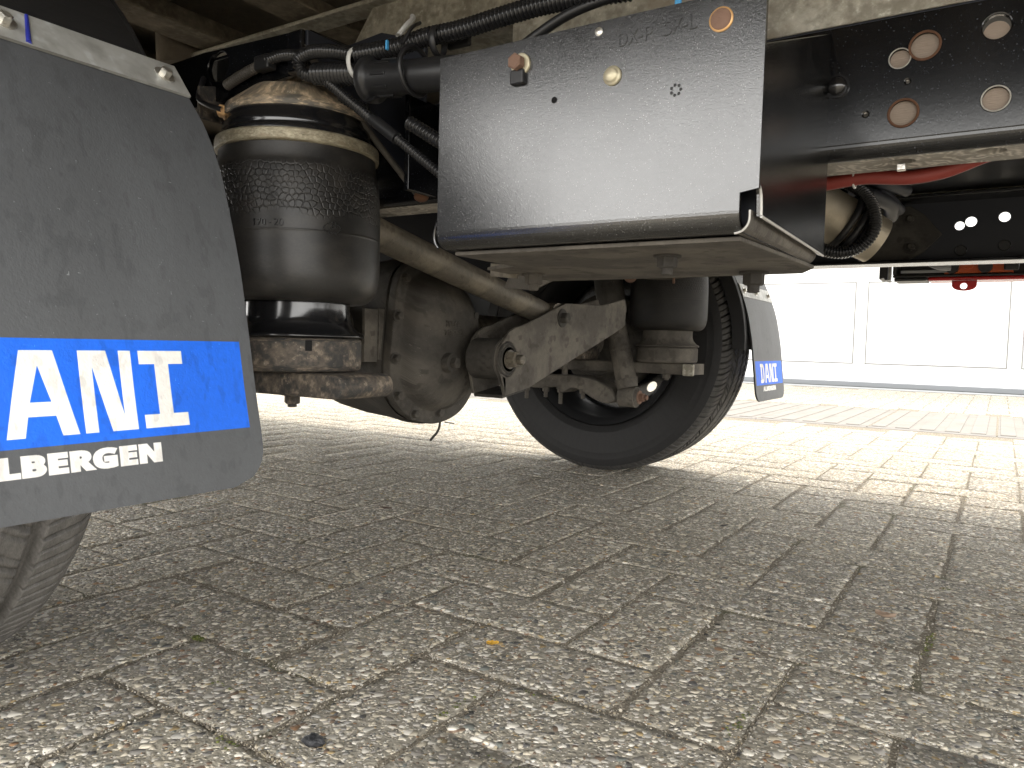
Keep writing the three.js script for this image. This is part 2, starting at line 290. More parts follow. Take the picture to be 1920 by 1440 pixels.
// ------------------------------------------------------------------ ground: herringbone pavers
const ground = new THREE.Group(); ground.name = 'ground'; ground.userData = { kind: 'structure', label: 'driveway of grey exposed-aggregate pavers laid in herringbone under the truck' }; scene.add(ground);
const U = 0.1135, X0 = -0.853, Z0 = -0.509;
{
  const pav = k => std({ map: pebbleMap, color: lin(...k), roughness: 0.82, bumpMap: pebbleBump, bumpScale: 0.0034 });
  const tones = [pav([1, .99, .97]), pav([.95, .94, .925]), pav([1.03, 1.015, .985]), pav([.98, .965, .93])];
  // one paver: length along x, slightly worn rounded edges, its own piece of the aggregate
  function paverGeo(L, W, nx, nz, wear, gapL, gapW) {
    const hl = L / 2 - gapL, hw = W / 2 - gapW, ou = rnd(), ov = rnd(), pos = [], uv = [], idx = [];
    const ph = [rr(0, 9), rr(0, 9), rr(0, 9)];
    const row = (fx, fz, y, out) => { const X = fx * (hl + out), Z = fz * (hw + out); pos.push(X, y, Z); uv.push(ou + X / PEB, ov + Z / PEB); };
    for (let j = 0; j <= nz; j++) for (let i = 0; i <= nx; i++) {
      const fx = i / nx * 2 - 1, fz = j / nz * 2 - 1; let X = fx * hl, Z = fz * hw;
      const ex = hl - Math.abs(X), ez = hw - Math.abs(Z), e = Math.min(ex, ez);
      const wob = wear * (Math.sin(X * 210 + ph[0]) * 0.5 + Math.sin(Z * 260 + ph[1]) * 0.5 + Math.sin((X + Z) * 520 + ph[2]) * 0.6 + rr(-0.7, 0.7));
      const f1 = nx > 10 ? 1 : 0.15; let y = -0.0010 * f1 * Math.pow(1 - clamp(e / 0.0035), 2) + wob * 0.0005 * f1;
      const cr = Math.hypot(clamp(0.008 - ex, 0, 1), clamp(0.008 - ez, 0, 1)); if (cr > 0.008 && nx > 10) { y -= (cr - 0.008) * 0.35; const s = 1 - (cr - 0.008) * 5; X *= s > 0.9 ? 1 - (cr - 0.008) * 0.25 : s; }
      if (e < 1e-6) { X += -Math.sign(fx) * (Math.abs(fx) > 0.999 ? 1 : 0) * clamp(wob, 0, 1) * 0.0012; Z += -Math.sign(fz) * (Math.abs(fz) > 0.999 ? 1 : 0) * clamp(wob, 0, 1) * 0.0012; }
      pos.push(X, y, Z); uv.push(ou + X / PEB, ov + Z / PEB);
    }
    for (let j = 0; j < nz; j++) for (let i = 0; i < nx; i++) { const a = j * (nx + 1) + i, b = a + nx + 1; idx.push(a, b, a + 1, b, b + 1, a + 1); }
    const ring = []; for (let i = 0; i < nx; i++) ring.push(i); for (let j = 0; j < nz; j++) ring.push(j * (nx + 1) + nx); for (let i = nx; i > 0; i--) ring.push(nz * (nx + 1) + i); for (let j = nz; j > 0; j--) ring.push(j * (nx + 1));
    const base = pos.length / 3; ring.forEach(q => { pos.push(pos[q * 3] * 1.004, -0.03, pos[q * 3 + 2] * 1.004); uv.push(uv[q * 2] + 0.02, uv[q * 2 + 1] + 0.02); });
    for (let k = 0; k < ring.length; k++) { const k2 = (k + 1) % ring.length; idx.push(ring[k], ring[k2], base + k, ring[k2], base + k2, base + k); }
    const g = new THREE.BufferGeometry(); g.setAttribute('position', new THREE.Float32BufferAttribute(pos, 3)); g.setAttribute('uv', new THREE.Float32BufferAttribute(uv, 2)); g.setIndex(idx); g.computeVertexNormals(); return g;
  }
  const fine = [[], []], coarse = [[], []];      // the joints that run away from the camera are the wider ones
  for (let h = 0; h < 2; h++) { const gl = h ? .0025 : .0011, gw = h ? .0011 : .0025; for (let i = 0; i < 16; i++) fine[h].push(paverGeo(2 * U, U, 22, 12, 1, gl, gw)); for (let i = 0; i < 10; i++) coarse[h].push(paverGeo(2 * U, U, 4, 3, 0.3, gl, gw)); }
  const far = [[], []], list = [];
  const GUT0 = -3.72, GUT1 = -4.98, DOOR = -7.62;
  for (let m = -26; m <= 62; m++) for (let i = -70; i <= 46; i++) {
    const d = ((i + m) % 4 + 4) % 4; if (d !== 0 && d !== 2) continue;
    const H = d === 0, cx = H ? X0 + (i + 1) * U : X0 + (i + 0.5) * U, cz = H ? Z0 - (m + 0.5) * U : Z0 - (m + 1) * U;
    if ((cz < GUT0 + 0.11 && cz > GUT1 - 0.11) || cz < DOOR + 0.1) continue;
    list.push([cx, cz, H]);
  }
  const v = V3(); camera.updateMatrixWorld(true); camera.updateProjectionMatrix();
  const size = ([cx, cz]) => { v.set(cx, 0, cz).project(camera); const on = Math.abs(v.x) < 1.12 && Math.abs(v.y) < 1.12 && v.z < 1; return (on ? 1 : 0.02) / (cx * cx + cz * cz + 0.1); };
  list.sort((a, b) => size(b) - size(a));
  list.forEach(([cx, cz, H], k) => {
    const near = k < 110, set = (near ? fine : coarse)[H ? 1 : 0], geo = set[Math.floor(rnd() * set.length)], flip = rnd() < 0.5 ? Math.PI : 0;
    const rot = (H ? 0 : Math.PI / 2) + flip + rr(-0.008, 0.008), dy = rr(-0.0004, 0.0004), tx = rr(-0.0025, 0.0025), tz = rr(-0.0035, 0.0035);
    if (k < 296) { const p = mesh('paver', geo, tones[Math.floor(rnd() * 4)], ground); p.position.set(cx + rr(-.0012, .0012), dy, cz + rr(-.0012, .0012)); p.rotation.set(tx, rot, tz, 'YXZ'); }
    else { const g = geo.clone(); g.rotateY(rot); g.translate(cx, dy, cz); far[k & 1].push(g); }
  });
  far.forEach((f, i) => { const m = mesh('paver_field', mergeGeometries(f), tones[i], ground); m.userData.kind = 'stuff'; });
  // sand in the joints, running on to the horizon
  const sandT = tex(1024, 1024, (u, v2) => { const a = N1(u, v2, 6, 4), b = N2(u, v2, 256, 2), c = N3(u, v2, 4, 3), e = N1(v2, u, 140, 2); let m = mix3([.085, .072, .054], [.30, .262, .20], clamp(0.25 * a + 0.95 * (b - 0.5) + 0.38)); m = e > 0.72 ? mix3(m, [.5, .46, .38], .7) : e < 0.25 ? mix3(m, [.05, .045, .04], .6) : m; return mix3(m, [.07, .085, .025], 0.45 * sst(0.58, 0.72, c)); });
  const sg = new THREE.PlaneGeometry(300, 300, 1, 1); sg.rotateX(-Math.PI / 2); const su = sg.attributes.uv; for (let i = 0; i < su.count; i++) su.setXY(i, su.getX(i) * 300 / 0.42, su.getY(i) * 300 / 0.42);
  const sand = mesh('joint_sand', sg, std({ map: sandT, roughness: 0.95, bumpMap: rep(grimeB, 4), bumpScale: 0.003 }), ground); sand.position.y = -0.0011;
  // loose grit and worn pebbles lying in the joints nearest the camera
  { const gg = new THREE.IcosahedronGeometry(1, 1), n = 15000, im = new THREE.InstancedMesh(gg, std({ color: lin(1, 1, 1), roughness: .85 }), n), mt = new THREE.Matrix4(), q = new THREE.Quaternion(), e = new THREE.Euler(), cl = new THREE.Color(), pal = [[.42, .38, .31], [.30, .26, .20], [.20, .175, .14], [.52, .49, .43], [.12, .105, .085], [.36, .31, .22]];
    for (let k = 0; k < n; k++) { const [cx, cz, H] = list[Math.floor(Math.pow(rnd(), 1.5) * 150)], a = rr(-1, 1), sd = rnd() < .5 ? -1 : 1, lon = rnd() < .67, hl = H ? U : U / 2, hw = H ? U / 2 : U; const alongX = lon === H; const w = (rnd() + rnd() + rnd() - 1.5) * .0042; const x = alongX ? cx + a * hl : cx + sd * hl + w, z = alongX ? cz + sd * hw + w : cz + a * hw; const r = rr(.0004, .0010) * (rnd() < .06 ? 1.9 : 1); e.set(rnd() * 6, rnd() * 6, rnd() * 6); q.setFromEuler(e); mt.compose(V3(x, -.0012 + r * .45 + Math.max(0, .0009 - Math.abs(w) * .0) * (Math.abs(w) > .0022 ? 1 : 0), z), q, V3(r, r * rr(.55, .9), r * rr(.7, 1.3))); im.setMatrixAt(k, mt); const p = pal[Math.floor(rnd() * 6)], f = rr(.7, 1.15); cl.setRGB(p[0] * f, p[1] * f, p[2] * f); im.setColorAt(k, cl); }
    im.name = 'joint_grit'; im.userData = { kind: 'stuff' }; im.castShadow = im.receiveShadow = true; ground.add(im); }
  // concrete gutter slabs with ribs, edge strip and slot along the garage
  const conT = tex(512, 512, (u, v2) => { const k = 0.85 + 0.3 * N1(u, v2, 8, 5) + 0.2 * (N2(u, v2, 90, 2) - 0.5); return [.21 * k, .198 * k, .182 * k]; });
  const con = std({ map: conT, roughness: 0.85, bumpMap: rep(grimeB, 4), bumpScale: 0.0012 });
  const gut = part('gutter', ground);
  for (let i = -9; i < 6; i++) {
    const gs = [bx(i * 0.5 + 0.003, (i + 1) * 0.5 - 0.003, -0.05, 0.0005, GUT1 + 0.004, GUT0 - 0.075, 0.004)];
    for (let k = 0; k < 5; k++) gs.push(bx(i * 0.5 + 0.012 + k * 0.098, i * 0.5 + 0.07 + k * 0.098, -0.02, 0.0045, GUT1 + 0.01, GUT0 - 0.085, 0.003));
    mesh('gutter_slab', gs, con, gut);
    mesh('edge_strip', bx(i * 0.5 + 0.002, (i + 1) * 0.5 - 0.002, -0.05, 0.002, GUT0 - 0.048, GUT0 - 0.003, 0.004), std({ color: lin(.20, .19, .18), roughness: 0.8 }), gut);
  }
  mesh('slot', bx(-4.5, 3, -0.045, 0.0002, GUT0 - 0.072, GUT0 - 0.05, 0.002), std({ color: lin(.02, .018, .016), roughness: 0.9 }), gut);
  mesh('threshold', bx(-8, 5, -0.04, 0.006, -7.84, DOOR + 0.0, 0.004), M.sill, ground);
}

// ------------------------------------------------------------------ garage behind the truck
{
  const g = new THREE.Group(); g.name = 'garage'; g.position.set(0, 0, -7.87); g.userData = { label: 'white garage building across the driveway behind the truck', category: 'garage' }; scene.add(g);
  mesh('wall', [bx(-12, -7.0, 0, 4.2, -0.55, 0.02), bx(4.8, 12, 0, 4.2, -0.55, 0.02), bx(-7.0, 4.8, 3.3, 4.2, -0.55, 0.02)], M.white, g);
  const door = new THREE.Group(); door.name = 'garage_door'; door.position.set(0, 0, -7.89); door.userData = { label: 'wide white sectional garage door with framed panels and grey bottom seal', category: 'garage door' }; scene.add(door);
  mesh('door_leaf', bx(-7.0, 4.8, 0.055, 3.3, -0.06, 0.0), M.white, door);
  for (let r = 0; r < 3; r++) for (let i = -5; i < 4; i++) {
    const x0 = -1.10 + i * 1.245, y0 = 0.225 + r * 0.95;
    if (x0 + 1.145 > 4.7 || x0 < -6.9) continue;
    // a moulded frame strip round each panel
    const w = 0.011, gs = [[x0, x0 + 1.145, y0, y0 + w], [x0, x0 + 1.145, y0 + 0.786 - w, y0 + 0.786], [x0, x0 + w, y0 + w, y0 + 0.786 - w], [x0 + 1.145 - w, x0 + 1.145, y0 + w, y0 + 0.786 - w]].map(q => bx(q[0], q[1], q[2], q[3], 0.0, 0.006, 0.002));
    const p = mesh('panel', bx(x0 + w + 0.001, x0 + 1.145 - w - 0.001, y0 + w + 0.001, y0 + 0.785 - w, 0, 0.0045, 0.002), M.white, door);
    mesh('panel_frame', gs, std({ color: lin(.20, .20, .195), roughness: 0.5 }), p);
  }
  mesh('bottom_seal', bx(-7.0, 4.8, 0.004, 0.055, -0.05, 0.012, 0.01), M.seal, door);
}

// ------------------------------------------------------------------ the truck
const B = V3(-0.908, 0, -1.12);
const truck = new THREE.Group(); truck.name = 'truck'; truck.position.copy(B);
truck.userData = { label: 'black-framed truck standing on the pavers, seen from beneath its rear axle and mud flaps', category: 'truck' }; scene.add(truck);
const P = (name, geo, mat, label) => { const m = mesh(name, geo, mat, truck); m.position.sub(B); if (label) m.userData.label = label; return m; };
const G = (name, label) => { const g = part(name, truck); g.position.sub(B); if (label) g.userData.label = label; return g; };
const mir = z => -2.24 - z;                 // the far side of the truck, mirrored about its middle
const ZN = -0.69, ZF = -1.55, RB = 0.502, RT = 0.614;

// chassis rails: C sections with punched holes
const boxShape = (x0, x1, y0, y1) => new THREE.Shape([new THREE.Vector2(x0, y0), new THREE.Vector2(x1, y0), new THREE.Vector2(x1, y1), new THREE.Vector2(x0, y1)]);
{
  const nr = G('chassis_rail', 'near black chassis rail with punched holes and a dusty lower flange');
  const holes = [[-.064, .585, .0105], [-.0815, .578, .0076], [-.077, .534, .0105], [-.016, .5905, .0092], [-.014, .536, .0092], [.09, .585, .01], [.10, .536, .01], [.2, .56, .012], [-.075, .559, .0016], [-.105, .537, .002], [-.45, .56, .011], [-.5, .54, .009]];
  mesh('web', prism('z', boxShape(-3.2, 2.3, RB + 0.011, RT - 0.002), ZN - 0.006, ZN, holes, 0.0012, 20), M.paint, nr);
  // rounded lower bend
  const bend = []; for (let i = 0; i <= 8; i++) { const a = i / 8 * Math.PI / 2; bend.push([ZN - 0.0112 + 0.0112 * Math.cos(a), RB + 0.0112 - 0.0112 * Math.sin(a)]); } for (let i = 8; i >= 0; i--) { const a = i / 8 * Math.PI / 2; bend.push([ZN - 0.0112 + 0.0055 * Math.cos(a), RB + 0.0112 - 0.0055 * Math.sin(a)]); }
  mesh('bend', prism('x', bend, -3.2, 2.3, [], 0), M.paint, nr);
  mesh('lower_flange', prism('y', boxShape(-3.2, 0.75, ZN - 0.062, ZN - 0.0114), RB, RB + 0.006, [[-.080, -.722, .0105], [-.0155, -.716, .0105], [.1, -.72, .01], [-.3, -.72, .01]], 0.001, 20), M.flange, nr);
  mesh('upper_flange', bx(-3.2, 2.3, RT - 0.008, RT, ZN - 0.062, ZN - 0.001), M.railIn, nr);
  mesh('hole_rim', new THREE.TorusGeometry(.0109, .0010, 8, 36).translate(-.064, .585, ZN + 0.0006), M.rustPlain, nr);
  mesh('hole_rim', new THREE.TorusGeometry(.0108, .0010, 8, 36).translate(-.077, .534, ZN + 0.0006), M.rustPlain, nr);
  mesh('hole_rim', new THREE.TorusGeometry(.0095, .0006, 8, 36).translate(-.014, .536, ZN + 0.0006), M.zinc, nr);
  mesh('hole_rim', new THREE.TorusGeometry(.0079, .0005, 8, 36).translate(-.0815, .578, ZN + 0.0006), M.zinc, nr);
  for (const [x, y, r] of [[-.064, .585, .0103], [-.0815, .578, .0074], [-.077, .534, .0103], [-.014, .536, .009], [-.016, .5865, .0088]]) mesh('hole_plug', cyl(V3(x, y, ZN - .0058), V3(x, y, ZN - .003), r, r, 30), M.rimPlug, nr);
  mesh('screw', [new THREE.SphereGeometry(.0078, 20, 14).scale(1, 1, .7).translate(-.128, .563, ZN + 0.003), cyl(V3(-.128, .563, ZN), V3(-.128, .563, ZN + .002), .0098)], M.gloss, nr);
  mesh('clip', bx(-.0835, -.0765, RB - 0.007, RB - 0.001, -.7265, -.7205, 0.001), M.zinc, nr);

  const fr = G('chassis_rail', 'far black chassis rail with round holes that show the white garage');
  const fh = [[-.074, .567, .0076], [-.057, .573, .0088], [-.008, .578, .0085], [.09, .57, .01]];
  mesh('web', prism('z', boxShape(-3.2, 2.3, RB + 0.002, RT - 0.002), ZF - 0.006, ZF, fh, 0.001, 20), M.railIn, fr);
  mesh('lower_flange', bx(-3.2, 2.3, RB - 0.004, RB + 0.002, ZF - 0.001, ZF + 0.06), M.paint, fr);
  mesh('upper_flange', bx(-3.2, 2.3, RT - 0.004, RT + 0.002, ZF - 0.001, ZF + 0.06), M.paint, fr);
  for (const [x, y] of [[-.070, .523], [-.006, .529]]) { mesh('blind_hole', cyl(V3(x, y, ZF + .0005), V3(x, y, ZF + .0018), .0085), M.plastic, fr); mesh('hole_rim', new THREE.TorusGeometry(.0088, .0008, 8, 30).translate(x, y, ZF + .002), M.paint, fr); }
  mesh('gusset_plate', prism('z', [[-.215, .51], [-.152, .508], [-.128, .522], [-.100, .553], [-.128, .588], [-.152, .606], [-.215, .600]], ZF + .0008, ZF + .006, [], .001), M.grimeDark, fr);
  for (const [x, y] of [[-.151, .582], [-.148, .532]]) mesh('bolt', boltGeo(V3(x, y, ZF + .006), V3(0, 0, 1), .0075, 1.7, .006), M.grimeDark, fr);
}
// the powder-coated bracket box on the near rail
{
  const b = G('bracket_box', 'black powder-coated steel box bracket bolted to the near rail');
  const xl = -.393, xr = -.134, zf = -.487, yb = .416, t = .004, R = .013, L = [];
  const yt = x => .5665 - (x - xl) * .012;
  // front sheet bends round into the bottom sheet
  const outer = [[zf, .568]], inner = [];
  for (let i = 0; i <= 10; i++) { const a = i / 10 * Math.PI / 2; outer.push([zf - R + R * Math.cos(a), yb + R - R * Math.sin(a)]); }
  outer.push([-.70, yb], [-.70, yb + t]);
  for (let i = 10; i >= 0; i--) { const a = i / 10 * Math.PI / 2; outer.push([zf - R + (R - t) * Math.cos(a), yb + R - (R - t) * Math.sin(a)]); }
  outer.push([zf - t, .568]);
  mesh('front_plate', [prism('x', outer, xl, xr - .012, [], 0), prism('z', [[xr - .012, yb + .024], [xr, yb + .026], [xr, .568], [xr - .012, .568]], zf - t, zf, [], 0)], M.coat, b);
  mesh('side_plate', prism('x', [[zf - .0045, yb + .030], [zf - .010, yb + .024], [zf - .0115, yb + .010], [-.70, yb + .007], [-.70, .612], [zf - .0045, .533]], xr - .0045, xr - .0005, [], .0006), M.coat, b);
  // folded lips at the two lower corners
  mesh('side_edge', sweep([[xr - .0015, yb + .0295, zf - .005], [xr - .0012, yb + .0245, zf - .0095], [xr - .001, yb + .018, zf - .0110], [xr - .001, yb + .0105, zf - .0117]], .0010, 0, 0, 8, .002), M.bare, b);
  mesh('side_edge', cyl(V3(xr - .001, yb + .0100, zf - .012), V3(xr - .001, yb + .0068, -.70), .0010, .0010, 8), M.bare, b);
  const up = [], ui = []; for (let i = 0; i <= 8; i++) { const a = -Math.PI / 2 + i / 8 * Math.PI / 2; up.push([xr - .016 + .0095 * Math.cos(a), yb - .0005 + .0095 + .0095 * Math.sin(a)]); ui.unshift([xr - .016 + .0075 * Math.cos(a), yb - .0005 + .0095 + .0075 * Math.sin(a)]); }
  mesh('bottom_turn', prism('z', [...up, [xr - .0065, yb + .014], [xr - .0085, yb + .014], ...ui], -.70, zf - .009, [], .0003), M.grime, b);
  mesh('side_edge', sweep([...up.map(q => [q[0] - .001, q[1], zf - .0086]), [xr - .0075, yb + .014, zf - .0086]], .0008, 0, 0, 8, .002), M.bare, b);
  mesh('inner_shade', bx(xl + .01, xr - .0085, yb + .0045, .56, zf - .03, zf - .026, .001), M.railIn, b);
  mesh('lip', sweep([[xl - .001, yb + .022, zf - .002], [xl - .005, yb + .016, zf - .004], [xl - .006, yb + .006, zf - .005], [xl - .003, yb + .001, zf - .006]], .0014), M.coat, b);
  mesh('left_plate', prism('x', [[zf - .006, yb + .025], [zf - .012, yb + .008], [-.70, yb + .006], [-.70, .60], [zf - .006, .562]], xl - .0005, xl + .0035, [], .0008), M.coat, b);
  // worn grey underside, bolted on
  mesh('bottom_plate', prism('y', [[xl + .004, zf - .020], [xr - .016, zf - .020], [xr - .008, -.70], [-.16, -.742], [-.30, -.752], [-.44, -.752], [-.435, -.62], [xl + .004, -.60]], yb - .004, yb - .0008, [], .0008), M.grime, b);
  mesh('flap_plate', prism('z', [[-.522, .4075], [-.478, .4045], [-.445, .4185], [-.50, .4235], [-.515, .4225]], -.783, -.780, [], .0008), M.grime, b);
  for (const [x, z, s, m] of [[-.224, -.565, .008, M.grimeDark], [-.197, -.712, .010, M.grimeDark], [-.408, -.665, .009, M.grime]]) mesh('bolt', boltGeo(V3(x, yb - .004, z), V3(0, -1, 0), s, 1.35, s * .7), m, b);
  mesh('angle_bracket', [prism('z', [[-.460, .410], [-.426, .407], [-.426, .421], [-.460, .424]], -.664, -.661, [[-.4335, .4145, .0022]], .0004)], M.grimeTube, b);
  // face bolts
  mesh('bolt', boltGeo(V3(-.316, .550, zf + .0015), V3(0, 0, 1), .0062, 0), M.rustBolt, b);
  mesh('washer', lathe([[.0082, 0], [.0082, .0014], [.0076, .0019], [.003, .0019]], V3(-.3150, .5497, zf), V3(0, 0, 1), 36), M.zincYellow, b);
  mesh('spacer_block', bx(-.3225, -.3105, .5345, .5455, zf - .001, zf + .0045), M.plastic, b);
  mesh('bolt', [lathe([[.0068, 0], [.0068, .0013], [.006, .0022], [.0045, .0026], [.0043, .0046], [.0001, .0048]], V3(-.2385, .5285, zf), V3(0, 0, 1), 32)], M.zincYellow, b);
  mesh('bolt', [lathe([[.0070, 0], [.0070, .0009], [.0060, .0022], [.0001, .0028]], V3(-.1625, .5515, zf), V3(0, 0, 1), 32)], M.rustBolt, b);
  mesh('washer', lathe([[.0079, 0], [.0079, .0008], [.0066, .0012]], V3(-.1625, .5515, zf), V3(0, 0, 1), 32), M.brass, b);
  mesh('bolt', lathe([[.0030, 0], [.0030, .0008], [.0001, .0011]], V3(-.2503, .5612, zf), V3(0, 0, 1), 24), M.zinc, b);
  mesh('drill_hole', lathe([[.0023, .0004], [.0001, .0004]], V3(-.2852, .5190, zf), V3(0, 0, 1), 24), std({ color: lin(.001, .001, .001), roughness: 1 }), b);
  const st = []; for (let i = 0; i < 7; i++) { const a = i / 7 * 6.283; st.push(new THREE.SphereGeometry(.0011, 8, 6).scale(1, 1, .3).translate(-.1915 + .0034 * Math.cos(a), .5115 + .0034 * Math.sin(a), zf + .0001)); } mesh('stamp', st, M.plastic, b);
  const tg = textGeo('DX-P  SX-L', .0092, .0006, fontR); tg.rotateZ(.035); tg.translate(-.236, .5475, zf - .0002); mesh('raised_lettering', metreUV(tg), M.coat, b);
}
// ------------------------------------------------------------------ wheels
const AX = V3(-0.908, 0.35, 0);
function makeWheel(label, mat) {
  // local: axis along z, the side that faces the truck's middle at z = 0, outer side at -0.215
  const w = G('wheel', label); w.position.add(V3(AX.x, AX.y, 0));
  const W = 0.215, nA = 1500, nW = 84, Rt = 0.3505, pos = [], uv = [], idx = [];
  const groove = (a, s) => {                     // tread depth at angle a, width s in metres from the middle
    let d = 0; const ab = Math.abs(s);
    for (const c of [-.058, -.021, .021, .058]) d = Math.max(d, 1 - sst(.0036, .0052, Math.abs(s - c)));
    const arc = a * Rt; const sl = s > 0 ? 1 : -1;
    const saw = (q, p, wd) => { const f = ((q / p) % 1 + 1) % 1; return 1 - sst(wd * .75, wd, Math.abs(f - .5) * p); };
    if (ab > .064) { d = Math.max(d, .95 * saw(arc + s * .34, .0302, .0021), .6 * saw(arc + s * .34 + .0151, .0302, .0013)); if (ab > .088) d = Math.max(d, .55 * saw(arc + s * .34 + .0075, .0151, .0012)); }
    else if (ab > .026 && ab < .052) d = Math.max(d, .9 * saw(arc - sl * s * .62, .0453, .0018), .45 * saw(arc - sl * s * .62 + .02, .0226, .0012));
    else if (ab < .016) d = Math.max(d, .5 * saw(arc + s * .8, .0226, .0007));
    return d;
  };
  for (let i = 0; i <= nA; i++) for (let j = 0; j <= nW; j++) {
    const a = i / nA * Math.PI * 2, s = (j / nW - .5) * W, ab = Math.abs(s);
    let r = Rt - .0035 * Math.pow(ab / .09, 2) - (ab > .086 ? 0.5 * Math.pow((ab - .086) / .0215, 2.2) * .022 : 0);
    r -= .0090 * groove(a, s);
    pos.push(Math.cos(a) * r, Math.sin(a) * r, -W / 2 + s); uv.push(i / nA, j / nW);
  }
  for (let i = 0; i < nA; i++) for (let j = 0; j < nW; j++) { const a = i * (nW + 1) + j, b = a + nW + 1; idx.push(a, b, a + 1, b, b + 1, a + 1); }
  const tg = new THREE.BufferGeometry(); tg.setAttribute('position', new THREE.Float32BufferAttribute(pos, 3)); tg.setAttribute('uv', new THREE.Float32BufferAttribute(uv, 2)); tg.setIndex(idx); tg.computeVertexNormals();
  mesh('tread', tg, mat, w);
  const sh = Rt - .0035 * Math.pow(W / 2 / .09, 2) - .5 * .022;
  const side = [[sh, 0], [sh - .010, .0045], [sh - .018, .0060], [sh - .0195, .0072], [sh - .0205, .0060], [.30, .0085], [.2985, .0096], [.297, .0085], [.276, .010], [.258, .0085], [.247, .0066], [.2455, .0078], [.243, .0058], [.228, -.004], [.219, -.012], [.214, -.014]];
  const A = lathe(side.map(p => [p[0], p[1]]), V3(0, 0, 0), V3(0, 0, 1), 120), C = lathe(side.map(p => [p[0], p[1]]), V3(0, 0, -W), V3(0, 0, -1), 120);
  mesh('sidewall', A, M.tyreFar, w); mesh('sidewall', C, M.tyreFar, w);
  const rim = w;
  mesh('rim_barrel', lathe([[.224, .004], [.2262, .002], [.222, -.006], [.207, -.012], [.203, -.03], [.198, -.05], [.185, -.075], [.184, -.12], [.196, -.145], [.203, -.19], [.222, -.205], [.226, -.212], [.224, -.214]], V3(0, 0, 0), V3(0, 0, 1), 96), M.rim, rim);
  const disc = new THREE.Shape(); disc.absarc(0, 0, .186, 0, Math.PI * 2, false);
  for (let k = 0; k < 5; k++) { const a = -.846 + k * Math.PI * 2 / 5, h = new THREE.Path(); h.absellipse(.160 * Math.cos(a), .160 * Math.sin(a), .0115, .017, 0, Math.PI * 2, true, a); disc.holes.push(h); }
  const dg = new THREE.ExtrudeGeometry(disc, { depth: .005, bevelEnabled: false, curveSegments: 40 }); dg.translate(0, 0, -.125); mesh('rim_disc', dg, M.paint, rim);
  mesh('brake_drum', lathe([[.0001, .02], [.085, .02], [.092, .012], [.092, -.03], [.128, -.034], [.132, -.04], [.132, -.11], [.0001, -.11]], V3(0, 0, 0), V3(0, 0, 1), 72), M.grimeDark, w);
  return w;
}
const farWheel = makeWheel('far rear wheel with black steel rim seen from its inner side', M.tyre); farWheel.position.z += -1.822;
{ // near wheel: the same wheel turned round so that its inner side faces the middle
  const n = farWheel.clone(); n.name = numbered('wheel'); n.userData = { label: 'near rear tyre with dusty tread, mostly behind the near mud flap' };
  n.position.x = -0.945 - B.x; n.position.z = -0.345 - B.z; n.rotation.y = Math.PI; truck.add(n); n.children[0].material = M.tyreNear;
}
